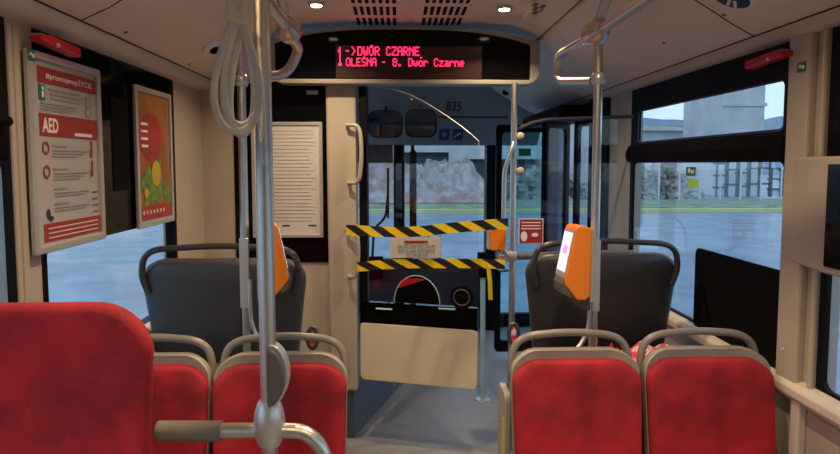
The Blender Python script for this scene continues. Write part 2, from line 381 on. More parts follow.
# ------------------------------------------------------------------ windows
def window(name, x, sgn, y0, y1, top_black=False, transom=True, my=.035):
    w = N(); xi = x - sgn * .004; o = (sgn * .014, 0, 0)
    # outer frame with two openings: lower light and upper light
    lo = rrect(y0 + my, y1 - my, ZS + .012, ZB, .03); hi = rrect(y0 + .045, y1 - .10, 1.659, 1.829, .022)
    ring(w, onx(rrect(y0, y1, ZS - .005, (ZB + 1.659) / 2, .001), xi), onx(lo, xi), o)
    ring(w, onx(rrect(y0, y1, (ZB + 1.659) / 2, 1.950, .001), xi), onx(hi, xi), o)
    f = struct(name, w, M['black'])
    if transom:
        y1t = y1 if not top_black else y1 - .02; kk = 1 if not top_black else .45
        t = N(); prism(t, [V((x, y0 + .01, ZB + .0)), V((x - sgn * .03 * kk, y0 + .01, ZB + .01)), V((x - sgn * .036 * kk, y0 + .01, ZB + .05)), V((x - sgn * .02 * kk, y0 + .01, 1.648)), V((x, y0 + .01, 1.650))], (0, y1t - y0 - .01, 0))
        struct('transom', t, M['matte'], f, bevel=.006)
    struct('pane', prism(N(), onx(lo, x + sgn * .006), (sgn * .003, 0, 0)), M['glass'], f)
    if top_black: struct('blackout_panel', prism(N(), onx(hi, x + sgn * .003), (sgn * .006, 0, 0)), M['matte'], f)
    else: struct('pane', prism(N(), onx(hi, x + sgn * .006), (sgn * .003, 0, 0)), M['glass'], f)
    return f
w1 = window('window_1', XR, 1, 1.925, 3.29)
b = N(); r_ = onx(rrect(1.967, 3.193, 1.659, 1.829, .022), XR - .006); i_ = onx(rrect(1.974, 3.186, 1.667, 1.822, .018), XR - .006); ring(b, r_, i_, (.004, 0, 0)); struct('seal', b, M['navy'], w1)
window('window_2', XR, 1, .05, 1.765, top_black=True, my=.03)
window('window_3', XR, 1, -1.9, -.25)
# left windows
w4 = window('window_4', XL, -1, .05, 1.71, top_black=True, my=.02)
window('window_5', XL, -1, -1.9, -.25)
b = N(); ring(b, onx(rrect(1.83, 2.94, ZS, 1.945, .01), XL + .004), onx(rrect(1.86, 2.915, ZS + .015, 1.295, .025), XL + .004), (-.045, 0, 0))
w6 = struct('window_6', b, M['black'])
struct('pane', prism(N(), onx(rrect(1.86, 2.915, ZS + .015, 1.295, .025), XL - .02), (-.006, 0, 0)), M['glass'], w6)
b = prism(N(), onx(rrect(1.832, 2.938, 1.292, 1.943, .01), XL + .006), (-.02, 0, 0)); struct('dark_upper_panel', b, M['gloss'], w6)
b = N(); box(b, (XL + .0065, 2.30, 1.45), (XL + .0085, 2.44, 1.80)); struct('inner_blind', b, M['matte'], w6)

# black opaque board over the lower part of the right window
b = prism(N(), onx(rrect(1.92, 2.515, .862, 1.20, .03), XR - .014), (.008, 0, 0))
tag(obj('window_screen_board', b, M['matte']), 'black opaque board covering the lower rear corner of the big right window', 'board')
# ------------------------------------------------------------------ partition behind the driver
b = N(); box(b, (XL, 3.35, 0), (-.885, 3.42, 2.05)); box(b, (-.885, 3.352, 0), (-.38, 3.42, 1.012)); box(b, (-.885, 3.375, 1.012), (-.38, 3.42, 2.05))
struct('wall_front', b, M['wall'])
b = N(); box(b, (-.885, 3.345, 1.012), (-.375, 3.375, 2.04)); box(b, (-.875, 3.34, .9), (-.845, 3.352, 1.012)); struct('trim_14', b, M['gloss'])
b = N(); hexa(b, [V((-.375, 3.30, .30)), V((-.225, 3.30, .30)), V((-.225, 3.42, .30)), V((-.375, 3.42, .30))], [V((-.385, 3.30, 2.06)), V((-.222, 3.30, 2.06)), V((-.222, 3.42, 2.06)), V((-.385, 3.42, 2.06))]); struct('trim_15', b, M['wall'], bevel=.012)
b = N(); lathe(b, (-.62, 3.352, .975), (0, -1, 0), [(0, .007), (.004, .006)]); struct('trim_16', b, M['ink'])
# ------------------------------------------------------------------ driver's platform and its riser
b = N(); hexa(b, [V((XL, 3.42, 0)), V((-.25, 3.37, 0)), V((.03, 4.22, 0)), V((XL, 4.22, 0))], [V((XL, 3.42, .33)), V((-.25, 3.37, .33)), V((.03, 4.22, .33)), V((XL, 4.22, .33))]); box(b, (XL, 4.2, 0), (.03, 5.7, .33))
struct('floor_platform', b, M['riser'])
d = V((.03 + .25, 4.22 - 3.37, 0)).normalized(); org = V((-.25, 3.37, 0)) + d * .66
b = N(); nn = V((d.y, -d.x, 0))
for i in range(5): prism(b, [org + d * (i * .034) + V((0, 0, .06)) + nn * .003, org + d * (i * .034 + .006) + V((0, 0, .06)) + nn * .003, org + d * (i * .034 + .006) + V((0, 0, .21)) + nn * .003, org + d * (i * .034) + V((0, 0, .21)) + nn * .003], nn * .004)
for i in range(7): a = org + V((0, 0, .06 + i * .0245)); prism(b, [a + nn * .003, a + d * .142 + nn * .003, a + d * .142 + nn * .003 + V((0, 0, .005)), a + nn * .003 + V((0, 0, .005))], nn * .004)
struct('trim_17', b, M['alu'])
b = N(); tube(b, [V((-.25, 3.372, .004)) + nn * .004, V((.03, 4.22, .004)) + nn * .004], .005, 6); struct('baseboard_left', b, M['header'])
# ------------------------------------------------------------------ front end of the bus: header, windscreen, dash
b = N(); hexa(b, [V((XL, 5.55, 1.725)), V((XR, 5.55, 1.725)), V((XR, 5.75, 1.725)), V((XL, 5.75, 1.725))], [V((XL, 4.95, 2.30)), V((XR, 4.95, 2.30)), V((XR, 5.75, 2.33)), V((XL, 5.75, 2.33))])
hd = struct('wall_front_header', b, M['header'])
HU = V((0, -.6, .575)).normalized(); HR = V((1, 0, 0)); HO = V((0, 5.55, 1.725))
def on_header(px, py):                              # header (u, v) of a pixel
    n_ = HR.cross(HU); dd = ray(px, py); t = (HO - V((0, 0, EYE))).dot(n_) / dd.dot(n_); q = V((0, 0, EYE)) + dd * t - HO
    return q.dot(HR), q.dot(HU)
(u0, v0), (u1, v1) = on_header(446, 111), on_header(462, 101)
struct('fleet_number', text(N(), '835', HO, HR, HU, u0, v0, u1 - u0, v1 - v0, .003, .02), M['ink'], hd)
(u0, v0), (u1, v1) = on_header(438, 118), on_header(508, 116.2)
struct('flap_seam', plate(N(), HO, HR, HU, u0, u1, v0, v1, .001), M['ink'], hd)
for n_, (x0, x1) in enumerate(((438.5, 450), (452, 463.5))):
    (u0, v0), (u1, v1) = on_header(x0, 140), on_header(x1, 129)
    s_ = struct('pictogram_sticker', plate(N(), HO, HR, HU, u0, u1, v0, v1, .001), M['navy'], hd)
    b = N(); a0 = (u0 + u1) / 2; c0 = (v0 + v1) / 2
    if n_: prism(b, [HO + HR * (a0 + p) + HU * (c0 + q) + HR.cross(HU) * .002 for p, q in ((-.035, -.022), (-.025, -.03), (.032, .015), (.034, .03), (.015, .024))], HR.cross(HU) * .001)
    else: disc(b, HO, HR, HU, a0, c0, .022, .028, .002)
    struct('pictogram', b, M['header'] if not n_ else M['alu'], s_)
# lower front wall, windscreen glass, pillars
b = N(); box(b, (XL, 5.70, 0), (.86, 5.76, .62)); struct('wall_front_lower', b, M['dash'])
b = N(); box(b, (XL, 5.72, .62), (.86, 5.728, 1.73)); struct('window_7', b, M['glass'])
b = N(); box(b, (.815, 5.58, .0), (.905, 5.74, 1.80)); struct('trim_18', b, M['black'])
b = N(); box(b, (.905, 5.70, .12), (XR, 5.708, 1.73)); struct('window_8', b, M['glass'])
b = N(); box(b, (.86, 5.62, 1.62 + .16), (XR, 5.74, 1.90)); box(b, (.905, 5.69, 0), (XR, 5.75, .13)); struct('trim_19', b, M['black'])
# front-left cab pillars seen against the windscreen
b = N(); a0, a1 = P(393.5, 145, y=5.6), P(404.5, 145, y=5.6); box(b, (a0.x, 5.60, .6), (a1.x, 5.72, 1.74)); struct('trim_20', b, M['black'])
a0, a1 = P(366, 145, y=5.65), P(393, 163, y=5.65)
o = obj('roller_sun_blind', (lambda q: (box(q, (a0.x - .3, 5.655, a1.z), (a1.x, 5.665, a0.z + .03)), lathe(q, (a0.x - .3, 5.66, a0.z + .02), (1, 0, 0), [(0, .025), (a1.x - a0.x + .3, .025)]), q)[-1])(N()), M['ink'])
tag(o, 'dark roller sun blind pulled part way down the left of the windscreen', 'sun blind')

# dashboard
b = N(); pr = [V((XL, 4.95, .33)), V((XL, 4.95, .72)), V((XL, 5.05, .76)), V((XL, 5.70, .66)), V((XL, 5.70, .33))]; prism(b, pr, (.36 - XL, 0, 0))
ds = thing('dashboard', 'dark grey driver dashboard under the windscreen', 'dashboard', (-.35, 5.3, .33))
obj('dash_body', b, M['dash'], ds)
obj('dash_top', prism(N(), [V((XL, 5.06, .762)), V((XL, 5.69, .665)), V((XL, 5.69, .67)), V((XL, 5.06, .767))], (.35 - XL, 0, 0)), M['dashtop'], ds)
b = N(); box(b, (-.30, 4.90, .62), (-.12, 4.96, .80)); obj('ticket_printer', b, M['matte'], ds, bevel=.01); b = N(); box(b, (.02, 4.88, .70), (.12, 4.97, .86)); obj('instrument_pod', b, M['matte'], ds, bevel=.01)

# wipers outside the windscreen
def wiper(name, label, px, ytop, ybot, bx):
    t = thing(name, label, 'wiper', (P(px, ybot, y=5.82).x, 5.82, .62), 'windscreen wipers')
    a0 = P(px, ytop, y=5.8); a1 = P(px, ybot, y=5.8)
    obj('blade', tube(N(), [a0, a1], .012, 6), M['black'], t)
    c0 = P(bx, 228, y=5.8)
    obj('arm', tube(N(), fillet([(a0 + a1) / 2, a1 + V((-.02, 0, .0)), c0, V((c0.x - .02, 5.765, .60))], .08), .012, 6), M['black'], t)
wiper('windscreen_wiper', 'black wiper blade parked upright by the dark left pillar of the windscreen', 388, 168, 218, 374)
wiper('windscreen_wiper', 'black wiper arm leaning behind the taped paper notice', 440, 236, 262, 425)
# tall exterior mirror arm seen as black post
t = thing('exterior_mirror', 'tall black exterior mirror hanging outside the windscreen beside the left pillar', 'mirror', (P(413, 148, y=6.0).x, 6.0, .9))
a0, a1 = P(409.5, 150, y=6.0), P(416.5, 228, y=6.0)
obj('mirror_housing', prism(N(), ony(rrect(a0.x, a1.x, a1.z, a0.z, .03), 5.97), (0, .06, 0)), M['black'], t)
obj('mirror_arm', tube(N(), fillet([(a0.x + .03, 6.0, a0.z - .02), (a0.x + .03, 6.0, 1.95), (a0.x + .03, 5.78, 1.98)], .06), .018, 8), M['black'], t)

# ------------------------------------------------------------------ front passenger doors
def leaf(name, hinge, tip, z0=.04, z1=1.86, kick=True, mg='dglass'):
    h, t_ = V(hinge), V(tip); d = (t_ - h); Ln = d.length; d.normalize(); nn = V((d.y, -d.x, 0)); up = V((0, 0, 1))
    fr = struct(name, ring(N(), [h + d * a + up * c for a, c in rrect(0, Ln, z0, z1, .03)], [h + d * a + up * c for a, c in rrect(.045, Ln - .045, z0 + .09, z1 - .06, .03)], nn * .03), M['black'])
    struct('pane', prism(N(), [h + d * a + up * c + nn * .012 for a, c in rrect(.045, Ln - .045, z0 + .09, z1 - .06, .03)], nn * .006), M[mg], fr)
    return fr, h, d, nn
fr, h, d, nn = leaf('door_1', (1.235, 4.8, 0), (.775, 4.8, 0), mg='tglass')
a0 = P(518.5, 156, y=4.76); a1 = P(531, 148.5, y=4.76)
struct('exit_sticker', prism(N(), [V((a0.x, 4.762, a0.z)), V((a1.x, 4.762, a0.z)), V((a1.x, 4.762, a1.z)), V((a0.x, 4.762, a1.z))], (0, -.001, 0)), M['green'], fr)
fr, h, d, nn = leaf('door_2', (1.235, 4.36, 0), (1.0, 4.12, 0), mg='darkglass')
struct('brush_seal', tube(N(), [V((.995, 4.11, .05)), V((.995, 4.11, 1.84))], .016, 8), M['matte'], fr)
fr, h, d, nn = leaf('door_3', (1.25, 3.88, 0), (1.20, 4.14, 0), mg='dglass')
b = N(); box(b, (XR - .02, 3.62, 0), (XR + .06, 3.70, 1.96)); box(b, (XR - .05, 3.80, 0), (XR + .05, 3.88, 1.96)); box(b, (XR - .02, 4.98, 0), (XR + .05, 5.10, 1.95)); box(b, (XR - .03, 3.62, 1.86), (XR + .06, 5.1, 1.95)); struct('door_4', b, M['black'])
b = N(); box(b, (XR + .01, 3.69, .1), (XR + .02, 3.81, 1.88)); struct('window_9', b, M['glass'])
b = N(); box(b, (XR + .01, 5.09, .1), (XR + .02, 5.7, 1.8)); struct('window_10', b, M['glass'])
b = N(); box(b, (1.02, 3.87, 1.83), (XR - .02, 5.0, 1.93)); struct('trim_21', b, M['black'], bevel=.02)

# ================================================================== DESTINATION DISPLAY
BY = 3.22
t = thing('destination_display', 'wide black overhead display with red scrolling letters in a beige curved housing', 'display', (.05, BY + .1, 1.97))
def board_outline(inset=0, top=0):
    a = []
    x0, x1 = -.66 + inset, .745 - inset * 1.9; zb = 1.968 + inset * .9; r = .07 if not inset else .008
    for i in range(7): q = radians(270 - 90 * i / 6); a.append((x0 + r + r * cos(q), zb + r + r * sin(q)))
    # curved top
    for i in range(15):
        s = i / 14; xx = x0 + .02 * (1 - s) + (x1 - x0 - .04 + .02) * s
        a.append((x0 + (x1 - x0) * s, 2.185 - inset + (.075) * (1 - abs(2 * s - 1) ** 3) - top))
    for i in range(7): q = radians(0 - 90 * i / 6); a.append((x1 - r + r * cos(q), zb + r + r * sin(q)))
    return a
obj('housing', ring(N(), ony(board_outline(), BY), ony(board_outline(.026, -.014), BY), (0, .10, 0)), M['shell'], t, bevel=.004)
glo = [(x, z) for x, z in board_outline(.026, -.014)]
obj('black_screen', prism(N(), ony(glo, BY + .012), (0, .05, 0)), M['gloss'], t)
obj('back_box', box(N(), (-.55, BY + .06, 1.99), (.62, BY + .2, 2.20)), M['gplast'], t, bevel=.01)
yy = BY + .011
a0, a1 = P(336, 80, y=yy), P(482, 46.5, y=yy)
mtx = obj('led_matrix', box(N(), (a0.x, yy - .001, a0.z + .01), (a1.x, yy + .002, a1.z)), M['ledbg'], t)
G = {'-': '0000000000000001110000000000000000', '>': '10000010000010000010001000100010000', ' ': '0' * 35, '1': '00100011000010000100001000010001110', '.': '00000000000000000000000000110001100',
     'D': '11110100011000110001100011000111110', 'W': '10001100011000110101101011010101010', 'O': '01110100011000110001100011000101110', 'R': '11110100011000111110101001001010001',
     'C': '01110100011000010000100001000101110', 'Z': '11111000010001000100010001000011111', 'A': '01110100011000111111100011000110001', 'N': '10001110011010110011100011000110001',
     'E': '11111100001000011110100001000011111', 'L': '10000100001000010000100001000011111', 'S': '01111100001000001110000010000111110', '8': '01110100011000101110100011000101110',
     'w': '00000000001000110001101011010101010', 'r': '00000000001011011001100001000010000', 'o': '00000000000111010001100011000101110', 'z': '00000000001111100010001000100011111',
     'a': '00000000000111000001011111000101111', 'n': '00000000001011011001100011000110001', 'e': '00000000000111010001111111000001110', '2': '01110100010000100010001000100011111'}
def led(s, x0, x1, zb, zt, acc=()):
    bm = N(); n = len(s); cw = (x1 - x0) / (n * 6 - 1); ch = (zt - zb) / 7
    for i, c in enumerate(s):
        g = (G[c] + '0' * 35)[:35]
        for k, q in enumerate(g):
            if q == '1':
                r, cc = divmod(k, 5); x = x0 + (i * 6 + cc) * cw; z = zt - (r + 1) * ch
                box(bm, (x + cw * .02, yy - .003, z + ch * .06), (x + cw * .98, yy - .0005, z + ch * .94))
        if i in acc:
            box(bm, (x0 + (i * 6 + 2) * cw, yy - .003, zt + ch * .1), (x0 + (i * 6 + 4) * cw, yy - .0005, zt + ch * 1.0))
    return bm
def X(p): return P(p, 55, y=yy).x
def Z(p): return P(405, p, y=yy).z
obj('destination_text', led('->DWOR CZARNE', X(346), X(419.5), Z(55.8), Z(46.8), (4,)), M['led'], mtx)
obj('route_text', led('OLESNA - 8. Dwor Czarne', X(346), X(464), Z(66.5), Z(58.2), (3, 14)), M['led'], mtx)
obj('line_number', led('1', X(337), X(343), Z(66.0), Z(47.5)), M['led'], mtx)

# ================================================================== CEILING FITTINGS
def downlight(x, y, label):
    t = thing('ceiling_downlight', label, 'lamp', (x, y, 2.262), 'round ceiling downlights')
    zc = 2.289 if abs(x - .1) < .35 else 2.2765
    obj('bezel', lathe(N(), (x, y, zc + .004), (0, 0, -1), [(0, .038), (.006, .036), (.009, .030), (.009, .027)], 28), M['silver'], t, smooth=True)
    obj('lens', lathe(N(), (x, y, zc - .004), (0, 0, -1), [(0, .026), (.004, .024), (.006, .014), (.0062, .001)], 24), M['lamp'], t, smooth=True)
    ld = bpy.data.lights.new('downlight_lamp', 'AREA'); ld.shape = 'DISK'; ld.size = .045; ld.spread = radians(128); ld.energy = LAMP_W; ld.color = (1, .74, .46)
    lo = bpy.data.objects.new('lamp_light', ld); C.objects.link(lo); lo.parent = t; lo.location = V((x, y, zc - .014)) - V((x, y, 2.262))
    WORLD[lo.name] = V((0, 0, 0))
LAB = ['small round ceiling downlight left of the roof vents, above the display', 'small round ceiling downlight right of the roof vents, above the display'] + \
      ['small round downlight in the ceiling behind the viewer, %s row' % k for k in ('left nearest', 'right nearest', 'left second', 'right second', 'left rearmost', 'right rearmost')]
for (x, y), lb in zip(LAMPS, LAB): downlight(x, y, lb)

def vent(x0, x1, y0, y1, label, skew=0, rows=3, n=7):
    t = thing('roof_vent', label, 'vent', ((x0 + x1) / 2, (y0 + y1) / 2, 2.28), 'slotted roof vents in front of the display')
    obj('cover', prism(N(), onz(rrect(x0 - .04, x1 + .04, y0 - .03, y1 + .03, .03), 2.2895), (0, 0, -.004)), M['ceil'], t, bevel=.002)
    bm = N()
    for r in range(rows):
        ya = y0 + (y1 - y0) * r / rows; yb = ya + (y1 - y0) / rows * .72
        for i in range(n):
            xa = x0 + (x1 - x0) * i / n; w = (x1 - x0) / n * .55; s = skew * (yb - ya)
            so = skew * (ya - y0)
            prism(bm, [V((xa + so, ya, 2.2856)), V((xa + w + so, ya, 2.2856)), V((xa + w + so + s, yb, 2.2856)), V((xa + so + s, yb, 2.2856))], (0, 0, -.001))
    obj('slots', bm, M['matte'], t)
a0 = P(357, 27.5, z=2.285); a1 = P(398, 27.5, z=2.285)
vent(a0.x + .008, a1.x + .005, a0.y - .66, a0.y, 'slotted black roof vent just left of the centre of the ceiling', 0)
a0 = P(421, 27.5, z=2.285); a1 = P(461, 27.5, z=2.285)
vent(a0.x, a1.x, a0.y - .66, a0.y, 'slotted black roof vent just right of the centre of the ceiling', 0)
# small slots on the sloping edge
t = thing('speaker_grille', 'small slotted grille in the ceiling right of the right downlight', 'grille', (.62, 2.95, 2.26))
bm = N()
for i in range(3):
    for k in range(3):
        q = P(534 + i * 8, 2 + k * 4 + i * 1.5, z=2.262); box(bm, (q.x, q.y, 2.2545), (q.x + .022, q.y + .05, 2.258))
obj('slots', bm, M['dgplast'], t)
q = P(544, 8, z=2.262); obj('grille_cover', box(N(), (q.x - .055, q.y - .16, 2.257), (q.x + .07, q.y + .19, 2.285)), M['ceil'], t)

# cove speaker on the left: white oval with dark hole
q, r_ = cove_hit(214, 48); n_ = V((-r_.z, 0, r_.x)); n_ = n_ if n_.z < 0 else -n_
t = thing('cove_speaker', 'white oval speaker with a black hole in the left ceiling cove', 'speaker', q)
b = N(); pts = [q + r_ * (.050 * cos(a)) + V((0, 1, 0)) * (.10 * sin(a)) for a in [2 * pi * i / 24 for i in range(24)]]; prism(b, pts, n_ * .012); obj('bezel', b, M['white'], t, bevel=.003)
b = N(); pts = [q + n_ * .0122 + r_ * (.026 * cos(a)) + V((0, 1, 0)) * (.048 * sin(a)) for a in [2 * pi * i / 20 for i in range(20)]]; prism(b, pts, n_ * .002); obj('speaker_hole', b, M['matte'], t)

# blue round sticker on the right cove
q, rr = cove_hit(732, -2); nR = V((rr.z, 0, -rr.x)).normalized(); fy = V((0, 1, 0))
t = thing('round_sticker', 'round blue pictogram sticker on the right ceiling cove', 'sticker', q)
def cdisc(r1, off, th=.001): return prism(N(), [q + rr * (r1 * cos(a)) + fy * (r1 * 1.0 * sin(a)) + nR * off for a in [2 * pi * i / 28 for i in range(28)]], nR * th)
obj('white_rim', cdisc(.060, .001), M['white'], t); obj('blue_disc', cdisc(.055, .0025), M['blue'], t)
b = N()
for s in ((-.004, .0, .014, .045), (.012, .0, .035, .034)):
    A, B_ = q + rr * s[0] + fy * s[1], q + rr * s[2] + fy * s[3]; dd = (B_ - A).normalized().cross(nR) * .005
    prism(b, [A - dd + nR * .004, A + dd + nR * .004, B_ + dd + nR * .004, B_ - dd + nR * .004], nR * .001)
obj('pictogram', b, M['white'], t)
# small plugs in the coves
for k, (px, py, lab) in enumerate(((724, 14.5, 'small grey screw plug in the right cove near the blue sticker'), (664, 43, 'small grey screw plug in the middle of the right cove'), (126, 32, 'small grey screw plug in the left cove near the cover seam'), (189, 64, 'small grey screw plug in the left cove below the oval speaker'))):
    s = 1 if px > 400 else -1; best = (0, cove_hit(px, py)[0])
    n_ = V((-s * .43, 0, -.9)).normalized()
    tag(obj('screw_plug', lathe(N(), best[1] - n_ * .001, n_, [(0, .008), (.003, .007), (.004, .002)], 10), M['dgplast']), lab, 'plug', 'screw plugs in the ceiling coves')
# camera dome
q = P(505, 91, y=5.2); q = V((.93, 5.0, 2.17)); q = P(506, 91, y=4.93)
t = thing('security_camera', 'small white security camera with a dark lens under the front ceiling', 'camera', q)
obj('camera_body', lathe(N(), q + V((.03, .07, .03)), V((-.3, -.8, -.35)), [(0, .03), (.02, .045), (.09, .045), (.11, .038)], 18), M['white'], t, smooth=True)
obj('camera_lens', lathe(N(), q + V((.03, .07, .03)) + V((-.3, -.8, -.35)).normalized() * .108, V((-.3, -.8, -.35)), [(0, .03), (.008, .024), (.012, .003)], 16), M['gloss'], t, smooth=True)
obj('camera_mount', box(N(), (q.x - .02, q.y + .05, q.z + .02), (q.x + .07, q.y + .14, 2.31)), M['white'], t)

# red emergency handles / hammer holders
def red_holder(name, label, x, ya, yb, z, s):
    t = thing(name, label, 'hammer holder', (x, (ya + yb) / 2, z), 'red emergency hammer holders at the window tops')
    b = N(); w = .04
    prism(b, [V((x, ya, z - .006)), V((x, yb, z - .018)), V((x, yb, z + .012)), V((x, ya + .05, z + .02)), V((x, ya, z + .010))], (-s * w, 0, 0))
    obj('red_body', b, M['redplast'], t, bevel=.006)
    obj('bracket', box(N(), (x + s * .03, ya + .05, z + .012), (x - s * .01, yb - .07, z + .026)), M['ledge'], t, bevel=.003)
    obj('hammer_tip', ball(N(), (x - s * w * 1.0, (ya + yb) / 2 - .03, z - .004), .007), M['silver'], t, smooth=True)
red_holder('emergency_hammer_holder', 'red emergency hammer holder above the left poster with the big white letters', -1.03, 1.77, 1.98, 1.900, -1)
red_holder('emergency_hammer_holder', 'red emergency hammer holder above the big right window', 1.245, 1.90, 2.11, 1.895, 1)
q = P(551, 113, y=4.7)
red_holder('emergency_hammer_holder', 'red emergency handle box above the front passenger door', q.x + .03, 4.62, 4.80, q.z - .005, 1)
# little green stickers
def sticker(name, label, x, ya, yb, za, zb, s, picto=True, group='small green safety stickers'):
    r = V((0, -s, 0)); u = V((0, 0, 1)); w = yb - ya; o = V((x, yb if s > 0 else ya, za))
    t = thing(name, label, 'sticker', (x, (ya + yb) / 2, za), group)
    obj('sticker_face', plate(N(), o, r, u, 0, w, 0, zb - za, .0005), M['green'], t)
    b = N(); disc(b, o, r, u, w * .35, (zb - za) * .6, w * .13, w * .13, .0015); plate(b, o, r, u, w * .55, w * .85, (zb - za) * .3, (zb - za) * .65, .0015)
    obj('pictogram', b, M['white'], t)
sticker('safety_sticker', 'small green safety sticker on the pillar right of the big window', XR - .031, 1.835, 1.875, 1.832, 1.862, 1)
sticker('safety_sticker', 'small green safety sticker at the top corner of the left letter poster', -1.0305, 1.765, 1.80, 1.84, 1.873, -1)
sticker('safety_sticker', 'dark green safety sticker on the glass of the big right window', XR + .004, P(699.5, 168, x=XR + .02).y, P(690, 168, x=XR + .02).y, P(695, 176, x=XR + .02).z, P(695, 167, x=XR + .02).z, 1)
y0, y1 = P(702, 180, x=XR + .019).y, P(692, 180, x=XR + .019).y; z0, z1 = P(697, 188, x=XR + .019).z, P(697, 179, x=XR + .019).z
tag(obj('lime_sticker', box(N(), (XR + .003, y0, z0), (XR + .0045, y1, z1)), M['lime']), 'bright lime sticker on the big right window below the dark green one', 'sticker')

# ================================================================== POSTERS ON THE LEFT
def poster(name, label, y0, y1, z0, z1, x=-1.045):
    t = thing(name, label, 'poster', (x, (y0 + y1) / 2, z0))
    obj('poster_frame', ring(N(), onx(rrect(y0, y1, z0, z1, .008), x), onx(rrect(y0 + .022, y1 - .022, z0 + .022, z1 - .022, .004), x), (.014, 0, 0)), M['alu'], t, bevel=.003)
    obj('backing', box(N(), (x, y0 + .02, z0 + .02), (x + .003, y1 - .02, z1 - .02)), M['ppaper'], t)
    return t, V((x + .0035, y0, z0)), V((0, 1, 0)), V((0, 0, 1))
t, o, r, u = poster('framed_poster', 'white and red framed poster headed with big white letters, on the left window', 1.765, 2.185, 1.288, 1.875)
w, hh = .422, .594
def band(z0, z1, m, a=.06, b=.40, name='colour_band'):
    return obj(name, plate(N(), o, r, u, a, b, z0, z1, .0006), m, t)
bt = band(.500, .548, M['redp']); obj('headline', text(N(), '#promujemyŻYCIE', o, r, u, .10, .511, .27, .028, .002, .01), M['white'], bt)
ba = band(.345, .412, M['redp'], name='letter_band'); obj('letters', text(N(), 'AED', o, r, u, .072, .356, .085, .044, .002, .03), M['white'], ba); b = N(); plate(b, o, r, u, .25, .36, .352, .362, .002); obj('small_line', b, M['white'], ba)
bb = band(.030, .085, M['redp'], name='footer_band'); b = N()
for k in range(3): plate(b, o, r, u, .08, .38, .040 + k * .014, .044 + k * .014, .002)
obj('footer_lines', b, M['paper'], bb)
b = N(); plate(b, o, r, u, .062, .092, .45, .495, .0016); gs = obj('green_sign', b, M['green'], t)
b = N(); disc(b, o, r, u, .08, .484, .005, .006, .003); plate(b, o, r, u, .074, .084, .457, .476, .003); obj('figure', b, M['white'], gs)
b = N()
for z in (.483, .470, .457): plate(b, o, r, u, .12 if z != .483 else .11, .30, z, z + .005, .0016)
for z in (.440, .431, .422): plate(b, o, r, u, .07, .29 - (.45 - z) * 2, z, z + .004, .0016)
for zt in (.315, .245, .185, .14):
    plate(b, o, r, u, .12, .20, zt, zt + .006, .0016)
    for k in range(3 if zt > .2 else 2): plate(b, o, r, u, .12, .33 - .03 * k, zt - .012 - .009 * k, zt - .009 - .009 * k, .0016)
obj('text_lines', b, M['gink'], t)
b = N(); ring(b, [o + r * a + u * c + V((.002, 0, 0)) for a, c in rrect(.325, .365, .42, .485, .012)], [o + r * a + u * c + V((.002, 0, 0)) for a, c in rrect(.329, .361, .425, .48, .01)], (.0008, 0, 0)); disc(b, o, r, u, .345, .452, .006, .008, .002); obj('device_drawing', b, M['gink'], t)
b = N()
for z in (.31, .24): ring(b, [o + r * (.085 + .018 * cos(a)) + u * (z + .02 * sin(a)) + V((.002, 0, 0)) for a in [2 * pi * i / 16 for i in range(16)]], [o + r * (.085 + .012 * cos(a)) + u * (z + .013 * sin(a)) + V((.002, 0, 0)) for a in [2 * pi * i / 16 for i in range(16)]], (.0008, 0, 0))
for z in (.30, .235): plate(b, o, r, u, .352, .36, z - .015, z + .04, .0018); plate(b, o, r, u, .345, .352, z - .015, z + .01, .0018)
for k in range(4): plate(b, o, r, u, .35, .385, .10 + k * .022, .104 + k * .022, .0018)
obj('red_drawings', b, M['redp'], t)
b = N(); disc(b, o, r, u, .085, .115, .01, .014, .0018); disc(b, o, r, u, .098, .10, .012, .008, .0018); obj('dark_drawing', b, M['ink'], t)

t, o, r, u = poster('framed_poster', 'orange and green picture poster in a silver frame, further along the left window', 2.465, 2.85, 1.29, 1.865)
obj('picture', plate(N(), o, r, u, .03, .355, .03, .55, .0008), M['porange'], t)
obj('red_shape', disc(N(), o, r, u, .16, .37, .12, .105, .0018), M['pred'], t)
b = N()
for k in range(14): disc(b, o, r, u, .06 + .27 * random.random(), .11 + .15 * random.random(), .02 + .02 * random.random(), .03 + .03 * random.random(), .0028 + k * .00003)
obj('green_leaves', b, M['pgreen'], t)
b = N(); disc(b, o, r, u, .20, .22, .05, .055, .0042); disc(b, o, r, u, .09, .14, .02, .02, .0042); obj('yellow_shape', b, M['pyel'], t)
b = N()
for k in range(4): plate(b, o, r, u, .06, .125, .33 + k * .03, .34 + k * .03, .0028)
obj('white_lines', b, M['white'], t)
fb = obj('footer_band', plate(N(), o, r, u, .03, .355, .03, .088, .0034), M['pred'], t)
b = N()
for k in range(7): disc(b, o, r, u, .06 + k * .035, .06, .009, .009, .0044, seg=10)
obj('footer_marks', b, M['paper'], fb)

